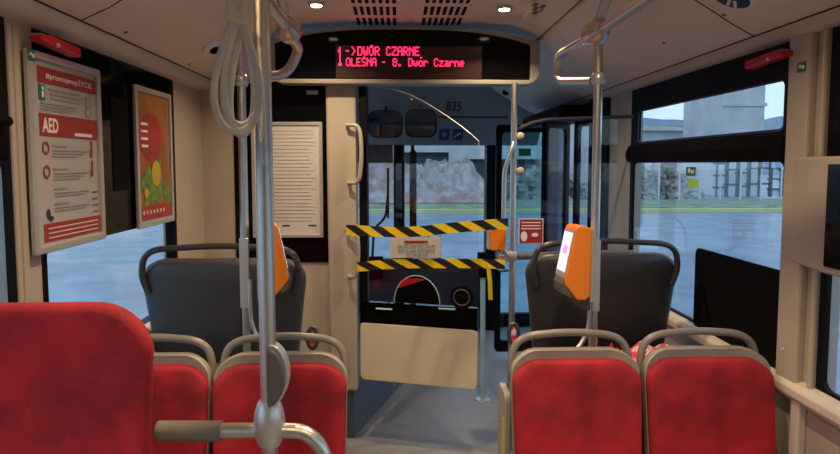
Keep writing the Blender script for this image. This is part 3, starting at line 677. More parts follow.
# timetable frame on the partition
t = thing('timetable_frame', 'white framed timetable sheet on the black partition behind the driver', 'notice', (-.535, 3.34, 1.15))
x0, x1, z0, z1 = -.79, -.408, 1.15, 1.777
obj('frame', ring(N(), ony(rrect(x0, x1, z0, z1, .006), 3.332), ony(rrect(x0 + .018, x1 - .018, z0 + .018, z1 - .018, .003), 3.332), (0, .012, 0)), M['alu'], t, bevel=.002)
obj('timetable_sheet', box(N(), (x0 + .015, 3.339, z0 + .015), (x1 - .015, 3.343, z1 - .015)), M['paper'], t)
b = N()
for k in range(26): plate(b, (x0, 3.339, z0), (1, 0, 0), (0, 0, 1), .04 + random.random() * .01, x1 - x0 - .035 - random.random() * .04, .09 + k * .0195, .0935 + k * .0195, .0005)
obj('printed_lines', b, M['gplast'], t)
b = N(); plate(b, (x0, 3.339, z0), (1, 0, 0), (0, 0, 1), .16, .20, .062, .07, .0005); plate(b, (x0, 3.339, z0), (1, 0, 0), (0, 0, 1), .30, .345, .062, .07, .0005); obj('bold_words', b, M['ink'], t)
tag(obj('small_plate', box(N(), (-.49, 3.340, 1.925), (-.43, 3.345, 1.945)), M['paper']), 'tiny pale plate above the timetable on the black partition', 'plate')

# ================================================================== DRIVER'S DOOR (open, closing the aisle)
A = P(361, 350, y=3.30); hinge = V((-.205, 3.30, 0)); tip = V((.412, 3.115, 0))
d = (tip - hinge); DL = d.length; d.normalize(); nn = V((d.y, -d.x, 0)); up = V((0, 0, 1))
t = thing('driver_cab_door', 'half-height beige driver cab door with clear glass above, standing across the aisle', 'door', (.1, 3.2, .37))
def dp(a, c, off=0): return hinge + d * a + up * c + nn * off
obj('lower_panel', prism(N(), [dp(a, c) for a, c in rrect(-.005, DL, .365, .685, .022)], -nn * .035), M['cream'], t, bevel=.005)
obj('bottom_rail', prism(N(), [dp(a, c, -.002) for a, c in rrect(.0, DL + .0, .675, .80, .012)], -nn * .032), M['gloss'], t)
obj('hinge_post', prism(N(), [dp(a, c, -.002) for a, c in ((-.005, .68), (.038, .68), (.038, 1.963), (-.005, 1.963))], -nn * .035), M['black'], t)
arc = [(.04, .80), (.04, 1.963)]
for px, py in ((375, 85), (393, 89), (410, 94.5), (428, 104), (446, 115.5), (458, 124), (470, 133.5), (480, 141), (486, 148)):
    q = ray(px, py); n0 = nn; tt = (hinge - V((0, 0, EYE))).dot(n0) / q.dot(n0); q = V((0, 0, EYE)) + q * tt - hinge
    arc.append((min(q.dot(d), DL - .002), min(q.z, 1.963)))
arc.append((DL, 1.60)); arc.append((DL, .80))
gl = obj('glass_pane', prism(N(), [dp(a, c, -.014) for a, c in arc], -nn * .006), M['dglass'], t)
obj('glass_edge', tube(N(), [dp(a, c, -.012) for a, c in arc[2:-2]], .0022, 6), M['alu'], gl)
# half-round ticket hatch and round speaking port low in the glass
def dpix(px, py, off=0):
    q = ray(px, py); tt = (hinge + nn * off - V((0, 0, EYE))).dot(nn) / q.dot(nn); return V((0, 0, EYE)) + q * tt
c0 = dpix(417, 303, 0); R_ = (dpix(440, 303) - c0).length
pts = [c0 + (d * cos(a) * R_ + up * sin(a) * R_ * 1.18) for a in [pi * i / 24 for i in range(25)]] 
ht = obj('ticket_hatch', prism(N(), pts, nn * .006), M['gloss'], t)
obj('hatch_rim', tube(N(), [p + nn * .006 for p in pts], .0028, 6), M['cyan'], ht)
b = N(); pr = [c0 + d * (R_ * .8 * cos(a)) + up * (R_ * (.80 + .27 * sin(a)) ) + nn * .0065 for a in [radians(x) for x in range(60, 171, 10)]] + [c0 - d * R_ * .8 + up * R_ * .62 + nn * .0065]; prism(b, pr, nn * .0012); obj('red_insert', b, M['redplast'], ht)
c1 = dpix(462, 297); r1 = (dpix(474, 297) - c1).length
pt = obj('speaking_port', lathe(N(), c1, nn, [(0, r1), (.012, r1), (.014, r1 * .86), (.008, r1 * .6), (.008, r1 * .3), (.012, r1 * .2)], 28), M['matte'], t, smooth=True)
obj('port_ring', tube(N(), [c1 + nn * .012 + (d * cos(a) + up * sin(a)) * r1 * .66 for a in [2 * pi * i / 28 for i in range(28)]], .003, 6, closed=True), M['dgplast'], pt)
b = N()
for px in (384, 447):
    q = dpix(px, 309, .004); tube(b, [q - d * .045, q + d * .045], .008, 8, .6)
obj('glass_clamps', b, M['cyan'], t)
# curved grab handles on the column
def hookbar(label, y_px0, y_px1, bulge):
    a0, a1 = P(347, y_px0, y=3.27), P(349, y_px1, y=3.27); m = P(347 + bulge, (y_px0 + y_px1) / 2, y=3.24)
    pts = fillet([a0, V((m.x - .005, 3.25, a0.z + .0)), V((m.x + .004, 3.245, (a0.z + a1.z) / 2)), V((m.x - .01, 3.25, a1.z - .0)), a1], .07, 8)
    pts = [V((a0.x, 3.31, a0.z))] + pts + [V((a1.x, 3.31, a1.z))]
    tag(obj('column_grab_bar', tube(N(), pts, .011, 10), M['gplast'], smooth=True), label, 'grab handle', 'curved grab handles on the beige column')
hookbar('pale curved grab handle high on the beige column, above the striped tape', 125, 183, 14)
hookbar('pale curved grab handle lower on the beige column, ends held by the striped tape', 229, 277, 11)

# ------------------------------------------------------------------ interior mirrors
def mirror(name, label, px0, px1, py0, py1, Y):
    a0, a1 = P(px0, py1, y=Y), P(px1, py0, y=Y); t = thing(name, label, 'mirror', ((a0.x + a1.x) / 2, Y, a0.z), 'rounded driver mirrors under the header')
    obj('mirror_shell', prism(N(), ony(rrect(a0.x, a1.x, a0.z, a1.z, .07), Y), (0, .05, 0)), M['black'], t, bevel=.01)
    obj('mirror_glass', prism(N(), ony(rrect(a0.x + .012, a1.x - .012, a0.z + .012, a1.z - .012, .06), Y - .002), (0, .004, 0)), M['mirror'], t)
    obj('mirror_arm', tube(N(), [V(((a0.x + a1.x) / 2, Y + .03, a1.z - .04)), V(((a0.x + a1.x) / 2, Y + .25, a1.z + .05))], .012, 8), M['black'], t)
mirror('interior_mirror', 'left rounded interior mirror above the driver place', 368, 403, 110, 138, 5.0)
mirror('interior_mirror', 'right rounded interior mirror above the driver place, left of the fleet number', 405, 437, 109, 137.5, 4.95)

# ------------------------------------------------------------------ tapes, paper notice
def tape(name, label, pix, Y, wpx=10, per=26.5):
    W_ = (P(400, 240, y=Y) - P(400, 240 + wpx, y=Y)).length; bm = N(); uv = bm.loops.layers.uv.new('uv'); pts = []
    for k in range(len(pix) - 1):
        for s in range(8): f = s / 8; pts.append((pix[k][0] * (1 - f) + pix[k + 1][0] * f, pix[k][1] * (1 - f) + pix[k + 1][1] * f))
    pts.append(pix[-1]); rows = []; ln = 0; pv = None
    for i, (a, c) in enumerate(pts):
        q = P(a, c, y=Y - .02 * sin(i * .35)); ln += (q - pv).length if pv else 0; pv = q
        rows.append((bm.verts.new(q + V((0, 0, W_ / 2))), bm.verts.new(q - V((0, 0, W_ / 2))), ln))
    pl = (P(426.5, 240, y=Y) - P(400, 240, y=Y)).length
    for a, c in zip(rows, rows[1:]):
        f = bm.faces.new((a[0], a[1], c[1], c[0]))
        for lp, (uu, vv) in zip(f.loops, ((a[2], 1), (a[2], 0), (c[2], 0), (c[2], 1))): lp[uv].uv = (uu / pl, vv)
    o = obj(name, bm, M['hazard'], recalc=False); m = o.modifiers.new('thick', 'SOLIDIFY'); m.thickness = .0012
    return tag(o, label, 'barrier tape', 'black and yellow tapes across the cab door')
tape('barrier_tape', 'upper black and yellow striped tape stretched across the driver door', [(346, 230), (375, 231.5), (400, 232.5), (425, 231), (450, 228), (480, 225.5), (508, 223.5)], 3.07, 10.5)
tape('barrier_tape', 'lower black and yellow striped tape stretched across the driver door', [(357, 267), (385, 264.5), (420, 263.5), (450, 263.5), (480, 263.5), (505, 264.5)], 3.06, 9.5)
t = thing('paper_notice', 'white paper notice with a red heading taped between the two striped tapes', 'notice', (.09, 3.05, 1.06))
a0, a1 = P(390, 258, y=3.045), P(441, 237, y=3.045); w, hh = a1.x - a0.x, a1.z - a0.z
obj('sheet', box(N(), (a0.x, 3.044, a0.z), (a1.x, 3.046, a1.z)), M['paper'], t)
b = N(); plate(b, (a0.x, 3.044, a0.z), (1, 0, 0), (0, 0, 1), w * .28, w * .74, hh * .70, hh * .83, .0005); obj('red_heading', b, M['redp'], t)
b = N()
for zf, xa, xb in ((.50, .15, .88), (.28, .16, .88), (.1, .32, .74)):
    k = xa
    while k < xb - .02:
        e = min(xb, k + .06 + .08 * random.random()); plate(b, (a0.x, 3.044, a0.z), (1, 0, 0), (0, 0, 1), w * k, w * e, hh * zf, hh * (zf + .13), .0005); k = e + .022
obj('printed_lines', b, M['gink'], t)
# orange validator by the entrance
q0, q1 = P(486.5, 250, y=3.12), P(507.5, 228.5, y=3.12)
t = thing('ticket_validator', 'small orange ticket validator box on the entrance pole, touching the upper tape', 'ticket validator', ((q0.x + q1.x) / 2, 3.15, q0.z))
obj('orange_body', prism(N(), ony(rrect(q0.x + .018, q1.x - .01, q0.z, q1.z, .01), 3.10), (0, .06, 0)), M['orange'], t, bevel=.004)
obj('grey_side', box(N(), (q0.x + .004, 3.105, q0.z + .004), (q0.x + .018, 3.155, q1.z - .004)), M['gplast'], t, bevel=.003)
obj('mount', tube(N(), fillet([(q0.x + .06, 3.14, q0.z), (q0.x + .06, 3.14, q0.z - .05), (.597, 3.155, q0.z - .06)], .02), .01, 8), M['gplast'], t, smooth=True)
# yellow tape end hanging down
a0, a1 = P(490, 262, y=3.07), P(490, 300, y=3.07)
b = ribbon(N(), [V((a0.x - .01, 3.07, a0.z)), V((a0.x, 3.068, (a0.z + a1.z) / 2)), V((a1.x + .003, 3.072, a1.z))], (1, 0, 0), .022, .001)
tag(obj('tape_end', b, M['yellow']), 'loose yellow tape end hanging below the lower striped tape', 'tape')

# ------------------------------------------------------------------ entrance poles
pole_x = .598
t = thing('entrance_pole', 'tall steel pole from floor to display beside the front entrance', 'grab pole', (pole_x, 3.16, 0))
obj('pole', tube(N(), [(pole_x, 3.16, 0), (pole_x + .004, 3.16, 1.966)], .0165, 14), M['steel'], t, smooth=True)
a = P(515, 145, y=3.16); c = P(504.5, 170, y=3.14); e = P(503, 252, y=3.14)
obj('side_grab_bar', tube(N(), fillet([(pole_x, 3.155, a.z + .01), (pole_x - .01, 3.14, a.z - .02), (c.x, 3.14, c.z), (e.x, 3.14, e.z), (pole_x, 3.155, e.z - .03)], .05, 8), .012, 12), M['steel'], t, smooth=True)
for py in (136, 171):
    q = P(520.5, py, y=3.15); obj('glass_clamp', lathe(N(), q + V((0, .012, 0)), (0, -1, 0), [(0, .02), (.016, .02), (.02, .015)], 18), M['gplast'], t, smooth=True)
q = P(510, 257, y=3.13); obj('collar', lathe(N(), (pole_x + .001, 3.16, q.z - .025), (0, 0, 1), [(0, .02), (.008, .027), (.042, .027), (.05, .02)], 18), M['gplast'], t, smooth=True)
obj('floor_flange', lathe(N(), (pole_x, 3.16, 0), (0, 0, 1), [(0, .045), (.008, .042), (.014, .02)], 20), M['steel'], t, smooth=True)
# glass screen right of it
t = thing('glass_screen', 'clear glass screen between the entrance pole and the right wall', 'screen', (.9, 3.2, .5))
obj('glass_pane', box(N(), (.618, 3.197, .45), (1.16, 3.203, 1.79)), M['dglass'], t)
tr = [P(520, 128, y=3.2), P(533, 122.5, y=3.2), P(548, 119.5, y=3.2), P(589, 118, y=3.2), V((1.24, 3.2, 1.80))]
obj('top_tube', tube(N(), [V((.602, 3.18, tr[0].z - .02))] + tr, .009, 8), M['dhandle'], t, smooth=True)
q = P(505, 257, y=3.15)
obj('rail', tube(N(), [(.53, 3.15, q.z + .008), (.61, 3.17, q.z)], .016, 12), M['brass'], t, smooth=True)
obj('rail_sleeve', tube(N(), [(.63, 3.17, q.z), (1.0, 3.18, q.z + .01), (1.25, 3.19, q.z + .01)], .019, 12), M['dgplast'], t, smooth=True)
# red notice on the glass
t = thing('red_notice_sticker', 'square red notice sticker with a white drawing on the entrance glass screen', 'sticker', (.69, 3.19, 1.13))
a0, a1 = P(518.5, 244, y=3.19), P(543.5, 218.5, y=3.19); w, hh = a1.x - a0.x, a1.z - a0.z; O = (a0.x, 3.192, a0.z)
obj('white_border', plate(N(), O, (1, 0, 0), (0, 0, 1), 0, w, 0, hh, 0), M['white'], t)
obj('red_face', plate(N(), O, (1, 0, 0), (0, 0, 1), .004, w - .004, .004, hh - .004, .001), M['redp'], t)
b = N(); disc(b, O, (1, 0, 0), (0, 0, 1), w * .22, hh * .30, w * .13, hh * .20, .0022); disc(b, O, (1, 0, 0), (0, 0, 1), w * .66, hh * .36, w * .14, hh * .08, .0022)
for k in range(3): plate(b, O, (1, 0, 0), (0, 0, 1), w * .12, w * .88, hh * (.58 + k * .12), hh * (.62 + k * .12), .0022)
obj('white_drawing', b, M['white'], t)
# short post of the low gate
t = thing('barrier_post', 'short pale floor post with a black latch head at the end of the driver door', 'post', (.545, 3.9, 0))
obj('post', tube(N(), [(.555, 3.9, 0), (.548, 3.9, .90)], .017, 12), M['cyan'], t, smooth=True)
obj('latch_head', box(N(), (.515, 3.87, .82), (.575, 3.93, .98)), M['matte'], t, bevel=.006)
obj('foot', lathe(N(), (.555, 3.9, 0), (0, 0, 1), [(0, .05), (.01, .045), (.014, .02)], 20), M['silver'], t, smooth=True)
# rail from latch to front with a small striped bag/cloth edge seen above the floor
b = tube(N(), [(.62, 3.2, .99), (.60, 3.5, .93), (.57, 3.86, .92)], .008, 8); tag(obj('gate_cord', b, M['dhandle'], smooth=True), 'thin dark cord running from the entrance pole to the short post', 'cord')

# ================================================================== CEILING RAILS, POLES
RXr = .70
t = thing('ceiling_handrail', 'steel ceiling handrail on the right side with its looped front end', 'handrail', (RXr, 1, 2.0))
obj('rail', tube(N(), fillet([(RXr + .005, -2.6, 2.02), (RXr, 2.2, 2.012), (.672, 2.58, 2.005), (.68, 2.60, 1.90), (.712, 2.23, 1.853)], .07, 10), .0175, 14), M['brass'], t, smooth=True)
obj('joint', lathe(N(), (RXr, 2.10, 2.012), (0, 1, 0), [(0, .019), (.015, .034), (.05, .044), (.09, .045), (.125, .036), (.145, .019)], 20), M['brass'], t, smooth=True)
obj('ceiling_hanger', tube(N(), fillet([(RXr, 2.18, 2.02), (.715, 2.10, 2.12), (.742, 2.0, 2.21)], .04), .0175, 12), M['brass'], t, smooth=True)
t = thing('ceiling_handrail', 'steel ceiling handrail on the left side with its looped front end', 'handrail', (-.38, 1, 2.0))
obj('rail', tube(N(), fillet([(-.375, -2.6, 2.03), (-.38, 2.1, 2.02), (-.39, 2.48, 2.0), (-.44, 2.46, 1.90), (-.565, 2.32, 1.87)], .06, 10), .0195, 14), M['brass'], t, smooth=True)
obj('joint', lathe(N(), (-.382, 2.12, 2.018), (0, 1, 0), [(0, .019), (.015, .034), (.05, .044), (.09, .045), (.125, .036), (.145, .019)], 20), M['brass'], t, smooth=True)
obj('ceiling_hanger', tube(N(), fillet([(-.382, 2.19, 2.02), (-.395, 2.12, 2.13), (-.43, 2.04, 2.25)], .04), .0175, 12), M['brass'], t, smooth=True)

# validator poles
def validator_pole(label, vlabel, x, y, s, zb):
    """s: -1 validator faces -x (right side of the bus), +1 faces +x"""
    t = thing('grab_pole', label, 'grab pole', (x, y, zb), 'steel poles carrying the orange validators')
    obj('pole', tube(N(), [(x, y, zb), (x - s * .0, y, 2.04)], .016, 14), M['steel'], t, smooth=True)
    obj('pole_clamp', lathe(N(), (x, y, 1.835), (0, 0, 1), [(0, .018), (.008, .025), (.035, .025), (.043, .018)], 18), M['silver'], t, smooth=True)
    obj('foot_tube', tube(N(), fillet([(x + s * .022, y - .022, 1.12), (x + s * .022, y - .022, .93), (x + s * .10, y - .05, .845), (x + s * .16, y - .05, zb)], .06, 6), .0085, 10), M['steel'], t, smooth=True)
    v = thing('ticket_validator', vlabel, 'ticket validator', (x + s * .07, y, 1.04), 'large orange ticket validators')
    th = radians(5 if s < 0 else -12); fdir = V((s * cos(th), -sin(th), 0)); side = V((-sin(th) * s, -cos(th), 0))   # fdir: where the screen looks; side: toward the viewer
    c = V((x, y, 0)) + V((s * (.022 if s < 0 else .05), 0, 0))
    def q(f, w, z): return c + fdir * f + side * w + V((0, 0, z))
    W2 = .055
    prof = [(.012, 1.075), (.012, 1.318), (.030, 1.327), (.058, 1.330), (.070, 1.322), (.108, 1.135), (.108, 1.118), (.062, 1.062), (.03, 1.058)]
    obj('orange_body', prism(N(), [q(f, W2, z) for f, z in prof], side * (-2 * W2)), M['orange'], v, bevel=.006)
    obj('grey_back', prism(N(), [q(f, W2 - .004, z) for f, z in ((-.006, 1.05), (-.006, 1.315), (.013, 1.322), (.013, 1.05))], side * (-2 * W2 + .008)), M['gplast'], v, bevel=.004)
    a, b_ = V(q(.070, 0, 1.322)), V(q(.108, 0, 1.135)); n_ = (b_ - a).cross(side).normalized(); n_ = n_ if n_.dot(fdir) > 0 else -n_
    def sp_(k, w, off): return a + (b_ - a) * k + side * w + n_ * off
    obj('screen_bezel', prism(N(), [sp_(.06, .047, .0), sp_(.06, -.047, .0), sp_(.95, -.047, .0), sp_(.95, .047, .0)], n_ * .003), M['gplast'], v)
    sc = obj('screen', prism(N(), [sp_(.10, .041, .003), sp_(.10, -.041, .003), sp_(.86, -.041, .003), sp_(.86, .041, .003)], n_ * .001), M['screen'], v)
    obj('screen_icon', prism(N(), [sp_(.36, .02, .004), sp_(.36, -.02, .004), sp_(.52, -.02, .004), sp_(.52, .02, .004)], n_ * .0006), M['magenta'], sc)
    obj('card_reader', prism(N(), [q(.108, .048, 1.14), q(.116, .048, 1.12), q(.114, .048, 1.085), q(.08, .048, 1.065), q(.07, .048, 1.085)], side * -.096), M['dgplast'], v, bevel=.004)
    obj('lower_mount', prism(N(), [q(-.005, .03, 1.055), q(.062, .03, 1.06), q(.035, .03, 1.022), q(-.005, .03, 1.012)], side * -.06), M['dgplast'], v, bevel=.005)
    obj('mounting_plate', prism(N(), [V((x - .017, y - .02, z)) for z in (1.01,)] + [V((x + .017, y - .02, 1.01)), V((x + .017, y - .02, 1.275)), V((x - .017, y - .02, 1.275))], (0, .012, 0)), M['silver'], v, bevel=.003)
validator_pole('steel pole on the right side, rising behind the right pair of red seats', 'orange ticket validator with a bright white screen on the right pole', .722, 2.2, -1, .80)
validator_pole('steel pole on the left, rising behind the hanging grab straps', 'orange ticket validator mostly hidden behind the near steel pole', -.576, 2.3, 1, .80)

# near pole with ball joint and horizontal rail
px_, py_ = -.281, 1.3
t = thing('near_grab_pole', 'thick near steel pole with a silver ball joint, between the left red seats', 'grab pole', (px_, py_, 0))
obj('pole', tube(N(), [(px_, py_, 0), (px_, py_, 2.285)], .0175, 20), M['steel'], t, smooth=True)
zj = .99
obj('ball_joint', lathe(N(), (px_, py_, zj - .05), (0, 0, 1), [(0, .022), (.008, .027), (.03, .032), (.05, .034), (.07, .032), (.092, .026), (.1, .021)], 24), M['silver'], t, smooth=True)
obj('side_rail', tube(N(), [(-.50, py_ + .005, .972), (px_ - .02, py_, .972)], .0165, 16), M['steel'], t, smooth=True)
obj('rail_sleeve', tube(N(), [(-.522, py_ + .005, .972), (-.385, py_, .972)], .022, 16), M['sleeve'], t, smooth=True)
obj('curved_rail', tube(N(), fillet([(px_ + .02, py_, .972), (px_ + .085, py_ + .0, .968), (px_ + .125, py_, .91), (px_ + .14, py_, .55), (px_ + .14, py_, .0)], .05, 10), .0165, 16), M['steel'], t, smooth=True)
# half-round button housing
bm = N(); c0 = V((px_ + .004, py_ - .019, 1.10)); pts = [c0 + V((.036 * sin(a) * 1.0, 0, -.062 * cos(a))) for a in [pi * i / 18 for i in range(19)]]
prism(bm, pts, (0, -.02, 0)); bh = obj('button_housing', bm, M['dgplast'], t, bevel=.004)
bm = N(); pts = [c0 + V((.0, .002, 0)) + V((.041 * sin(a), 0, -.068 * cos(a))) for a in [pi * i / 18 for i in range(19)]]; prism(bm, pts, (0, .034, 0)); obj('button_back', bm, M['silver'], t, bevel=.003)

# bar carrying the hand straps, clamped to the near pole (runs back over the viewer's left)
t = thing('strap_bar', 'short steel bar near the ceiling that carries the grab straps', 'handrail', (-.3, .9, 1.95))
obj('bar', tube(N(), [(-.315, -.6, 1.955), (-.31, 1.26, 1.95), (px_, 1.3, 1.95)], .016, 12), M['steel'], t, smooth=True)
def teardrop(cx, zt, h, w, tilt, y, yaw=0, n=40):
    out = []
    for i in range(n + 1):
        a = 2 * pi * i / n; s = (1 - cos(a)) / 2            # 0 top .. 1 bottom
        x = w * sin(a) * (s ** .62) ; z = -h * s
        out.append(V((cx + (x + tilt * -z) * cos(yaw), y + x * sin(yaw), zt + z)))
    return out
def strap(label, cx, y, zt, h, w, tilt, yaw, first=False):
    t = thing('grab_strap', label, 'grab strap', (cx, y, zt), 'pale webbing grab straps')
    obj('webbing_loop', tube(N(), teardrop(cx, zt, h, w, tilt, y, yaw), .0068, 10, .8), M['strap'], t, smooth=True)
    cl = obj('clamp', prism(N(), [V((cx - .018, y - .014, zt - .02)), V((cx + .018, y - .014, zt - .03)), V((cx + .022, y - .014, 1.975)), V((cx - .022, y - .014, 1.975))], (0, .028, 0)), M['cream'], t, bevel=.006)
    b = N()
    for k in range(3): lathe(b, (cx + .008, y - .0145, zt + .0 + k * .022), (0, -1, 0), [(0, .0035), (.002, .003)], 8)
    obj('screws', b, M['silver'], cl)
strap('nearest pale grab strap with three screws, hanging left of the near pole', -.296, 1.16, 1.835, .225, .057, -.02, .10)
strap('middle pale grab strap of the bunch left of the near pole', -.300, 1.205, 1.84, .215, .043, -.02, .25)
strap('farthest pale grab strap of the bunch left of the near pole', -.306, 1.25, 1.84, .232, .034, -.04, -.15)

# ================================================================== SEATS
def back_outline(wt, wb, z0, z1, r, n=8):
    p = []
    for i in range(n + 1): a = radians(90 * i / n); p.append((wt - r + r * cos(a), z1 - r * .75 + r * .75 * sin(a)))
    for i in range(n + 1): a = radians(90 + 90 * i / n); p.append((-wt + r + r * cos(a), z1 - r * .75 + r * .75 * sin(a)))
    for k in (.25, .5, .75): p.append((-wt + (wt - wb) * k, (z1 - r * .75) * (1 - k) + (z0 + .03) * k))
    for i in range(4): a = radians(180 + 30 * i); p.append((-wb + .03 + .03 * cos(a), z0 + .03 + .03 * sin(a)))
    for i in range(4): a = radians(270 + 30 * i); p.append((wb - .03 + .03 * cos(a), z0 + .03 + .03 * sin(a)))
    for k in (.25, .5, .75): p.append((wb + (wt - wb) * k, (z0 + .03) * (1 - k) + (z1 - r * .75) * k))
    return p
def arch_top(p, wt, z1, amt):                      # slightly domed top edge
    return [(x, z + amt * (1 - (x / wt) ** 2) * max(0, min(1, (z - (z1 - .12)) / .12)) if True else z) for x, z in p]
def make_seat(label, cat_group, W2, z1, zs, f, m_shell, m_handle, m_up, handle=True, depth=.42, r=.085, top_gap=.028, dome=.008, lean=.16, zh=None, hw=None, hr=.0125, floor_z=0.0, base='pedestal', wb=None, armrest=None, cw=1.0):
    """local seat: x across, backrest plane at y=0, f=-1: passenger looks toward -y (viewer), +1 away. Returned thing sits at origin."""
    t = thing('bus_seat', label, 'seat', (0, 0, floor_z), cat_group)
    wb = wb or W2 * .97
    def bend(x, z, dpt):                            # dpt towards the passenger
        y = f * (dpt - (z - zs) * lean + .035 * (x / W2) ** 2)
        return V((x, y, z))
    sx = 0 if handle else .016
    so = arch_top(back_outline(W2 - sx, wb - sx, zs - .06, z1 + top_gap, r), W2, z1 + top_gap, dome)
    sh = N(); rings(sh, so, [(.55, -.040), (.8, -.038), (.93, -.032), (.985, -.018), (1, 0), (1, .016), (.985, .020), (.95, .018), (.5, .010)], bend)
    obj('shell', sh, m_shell, t, smooth=True)
    ex = .001 if handle else .010
    uo = arch_top(back_outline(W2 - .002 + ex, wb - .004 + ex, zs - .03, z1, r * (.95 if handle else 1.0)), W2, z1, dome)
    up_ = N(); rings(up_, uo, [(.985, .012), (1.0, .022), (.995, .036), (.97, .046), (.92, .052), (.8, .054), (.6, .052), (.35, .050), (.12, .049)], bend)
    obj('back_cushion', up_, m_up, t, smooth=True)
    # seat pan and cushion
    cu = N(); co = rrect(-wb * cw + .01, wb * cw - .01, 0, depth, .06, 5)
    rings(cu, co, [(.9, 0), (.97, .006), (1, .03), (1, .055), (.98, .07), (.9, .078), (.5, .075), (.15, .073)], lambda a, b_, dd: V((a, f * (b_ + .0), zs - .07 + dd - .03 * (1 - b_ / depth))))
    obj('seat_cushion', cu, m_up, t, smooth=True)
    obj('seat_pan', rings(N(), rrect(-wb * cw, wb * cw, -.03, depth - .01, .06, 5), [(.85, 0), (.97, .01), (1, .04), (1, .05)], lambda a, b_, dd: V((a, f * b_, zs - .12 + dd - .03 * (1 - max(b_, 0) / depth)))), m_shell, t, smooth=True)
    if handle:
        zh = zh or z1 + .078; hw = hw or W2 - .006
        yb = lambda z: f * (-.01 - (z - zs) * lean)
        pts = fillet([(-hw + .024, yb(z1 - .10), z1 - .11), (-hw, yb(z1), z1 - .03), (-hw + .025, yb(zh), zh - .012), (0, yb(zh), zh + .004), (hw - .025, yb(zh), zh - .012), (hw, yb(z1), z1 - .03), (hw - .024, yb(z1 - .10), z1 - .11)], .075, 8)
        obj('top_handle', tube(N(), pts, hr, 12, flat=1.15), m_handle, t, smooth=True)
    if armrest:
        ax = armrest * (W2 + .03); yc = f * .17; zc = zs + .17
        el = [V((ax + .0, yc + .085 * cos(a), zc + .045 * sin(a))) for a in [2 * pi * i / 24 for i in range(24)]]
        ar = obj('armrest_ring', tube(N(), el, .012, 8, closed=True), m_handle, t, smooth=True)
        obj('armrest_pad', prism(N(), [p + V((-.008, 0, 0)) for p in [V((ax, yc + .08 * cos(a), zc + .04 * sin(a))) for a in [2 * pi * i / 20 for i in range(20)]]], (.016, 0, 0)), M['pink'], ar)
    pd = N(); hgt = zs - .11 - floor_z
    hexa(pd, [V((-.10, f * .06, floor_z)), V((.10, f * .06, floor_z)), V((.10, f * .30, floor_z)), V((-.10, f * .30, floor_z))], [V((-.07, f * .02, zs - .10)), V((.07, f * .02, zs - .10)), V((.07, f * .34, zs - .10)), V((-.07, f * .34, zs - .10))])
    obj('pedestal', pd, M['dgplast'], t, bevel=.008)
    return t
# near red pairs (they face the viewer)
GR = 'red plush seats in facing pairs'
seatA = make_seat('red plush seat right of centre, beside the aisle, below the right validator', GR, .208, .917, .50, -1, M['shell'], M['handle'], M['red'], lean=.14, zh=.993)
YR, YL = 1.89, 1.88
seatA.location = (.568, YR, 0)
c = copy_tree(seatA); c.location = (1.000, YR, 0); c['label'] = 'red plush seat beside the right wall, under the black board'
c = copy_tree(seatA); c.location = (-.369, YL, 0); c['label'] = 'red plush seat behind the near pole, left of the aisle'
c = copy_tree(seatA); c.location = (-.796, YL, 0); c['label'] = 'red plush seat by the left wall, partly hidden behind the nearest red seat'
# nearest red seat, lower left, no handle
s = make_seat('nearest large red plush seat filling the lower left corner', None, .228, 1.250, .84, -1, M['shell'], M['handle'], M['red'], handle=False, top_gap=-.04, r=.118, lean=.10, dome=.012, floor_z=.25)
s.location = (-.745, 1.29, 0); s.location.z = .25 ; 
b = box(N(), (XL, .55, 0), (-.5, 1.56, .25)); struct('floor_podium', b, M['floor'])
# wide charcoal seats seen from behind
fr_ = make_seat('wide charcoal seat back right of the aisle, behind the orange validator', 'wide charcoal seats seen from behind', .325, 1.15, .76, 1, M['dshell'], M['dhandle'], M['red'], r=.105, lean=.10, zh=1.228, hw=.312, hr=.0125, floor_z=.35, top_gap=.022, dome=.006, wb=.285, cw=.72)
fr_.location = (.872, 2.56, .35)
fl = make_seat('wide slate-grey seat back left of the aisle, behind the near pole', 'wide charcoal seats seen from behind', .325, 1.15, .76, 1, M['dshell2'], M['dhandle'], M['red'], r=.105, lean=.10, zh=1.228, hw=.312, hr=.0125, floor_z=.35, top_gap=.022, dome=.006, wb=.285, cw=.72)
fl.location = (-.700, 2.46, .35)
# wheel boxes below the wide seats, luggage boxes between the seat backs
b = N(); box(b, (.60, 2.42, 0), (XR, 3.08, .35)); struct('trim_22', b, M['wall_low'], bevel=.01)
b = N(); box(b, (XL, 2.34, 0), (-.36, 3.1, .35)); struct('trim_23', b, M['wall_low'], bevel=.01)
t = thing('seat_back_box', 'grey box filling the gap behind the right red pair of seats', 'box', (.8, 2.18, 0), 'boxes between the seat backs')
obj('box_body', box(N(), (.48, 2.05, 0), (1.22, 2.40, .80)), M['dgplast'], t, bevel=.012)
obj('side_panel', prism(N(), onx(rrect(1.95, 2.09, .02, .79, .03), .352), (.02, 0, 0)), M['gplast'], t, bevel=.004)
obj('yellow_marker', box(N(), (.3485, 1.97, .56), (.352, 1.985, .70)), M['yellow'], t)
t = thing('seat_back_box', 'grey box filling the gap behind the left red pair of seats', 'box', (-.7, 2.12, 0), 'boxes between the seat backs')
obj('box_body', box(N(), (-1.01, 2.04, 0), (-.20, 2.30, .80)), M['dgplast'], t, bevel=.012)
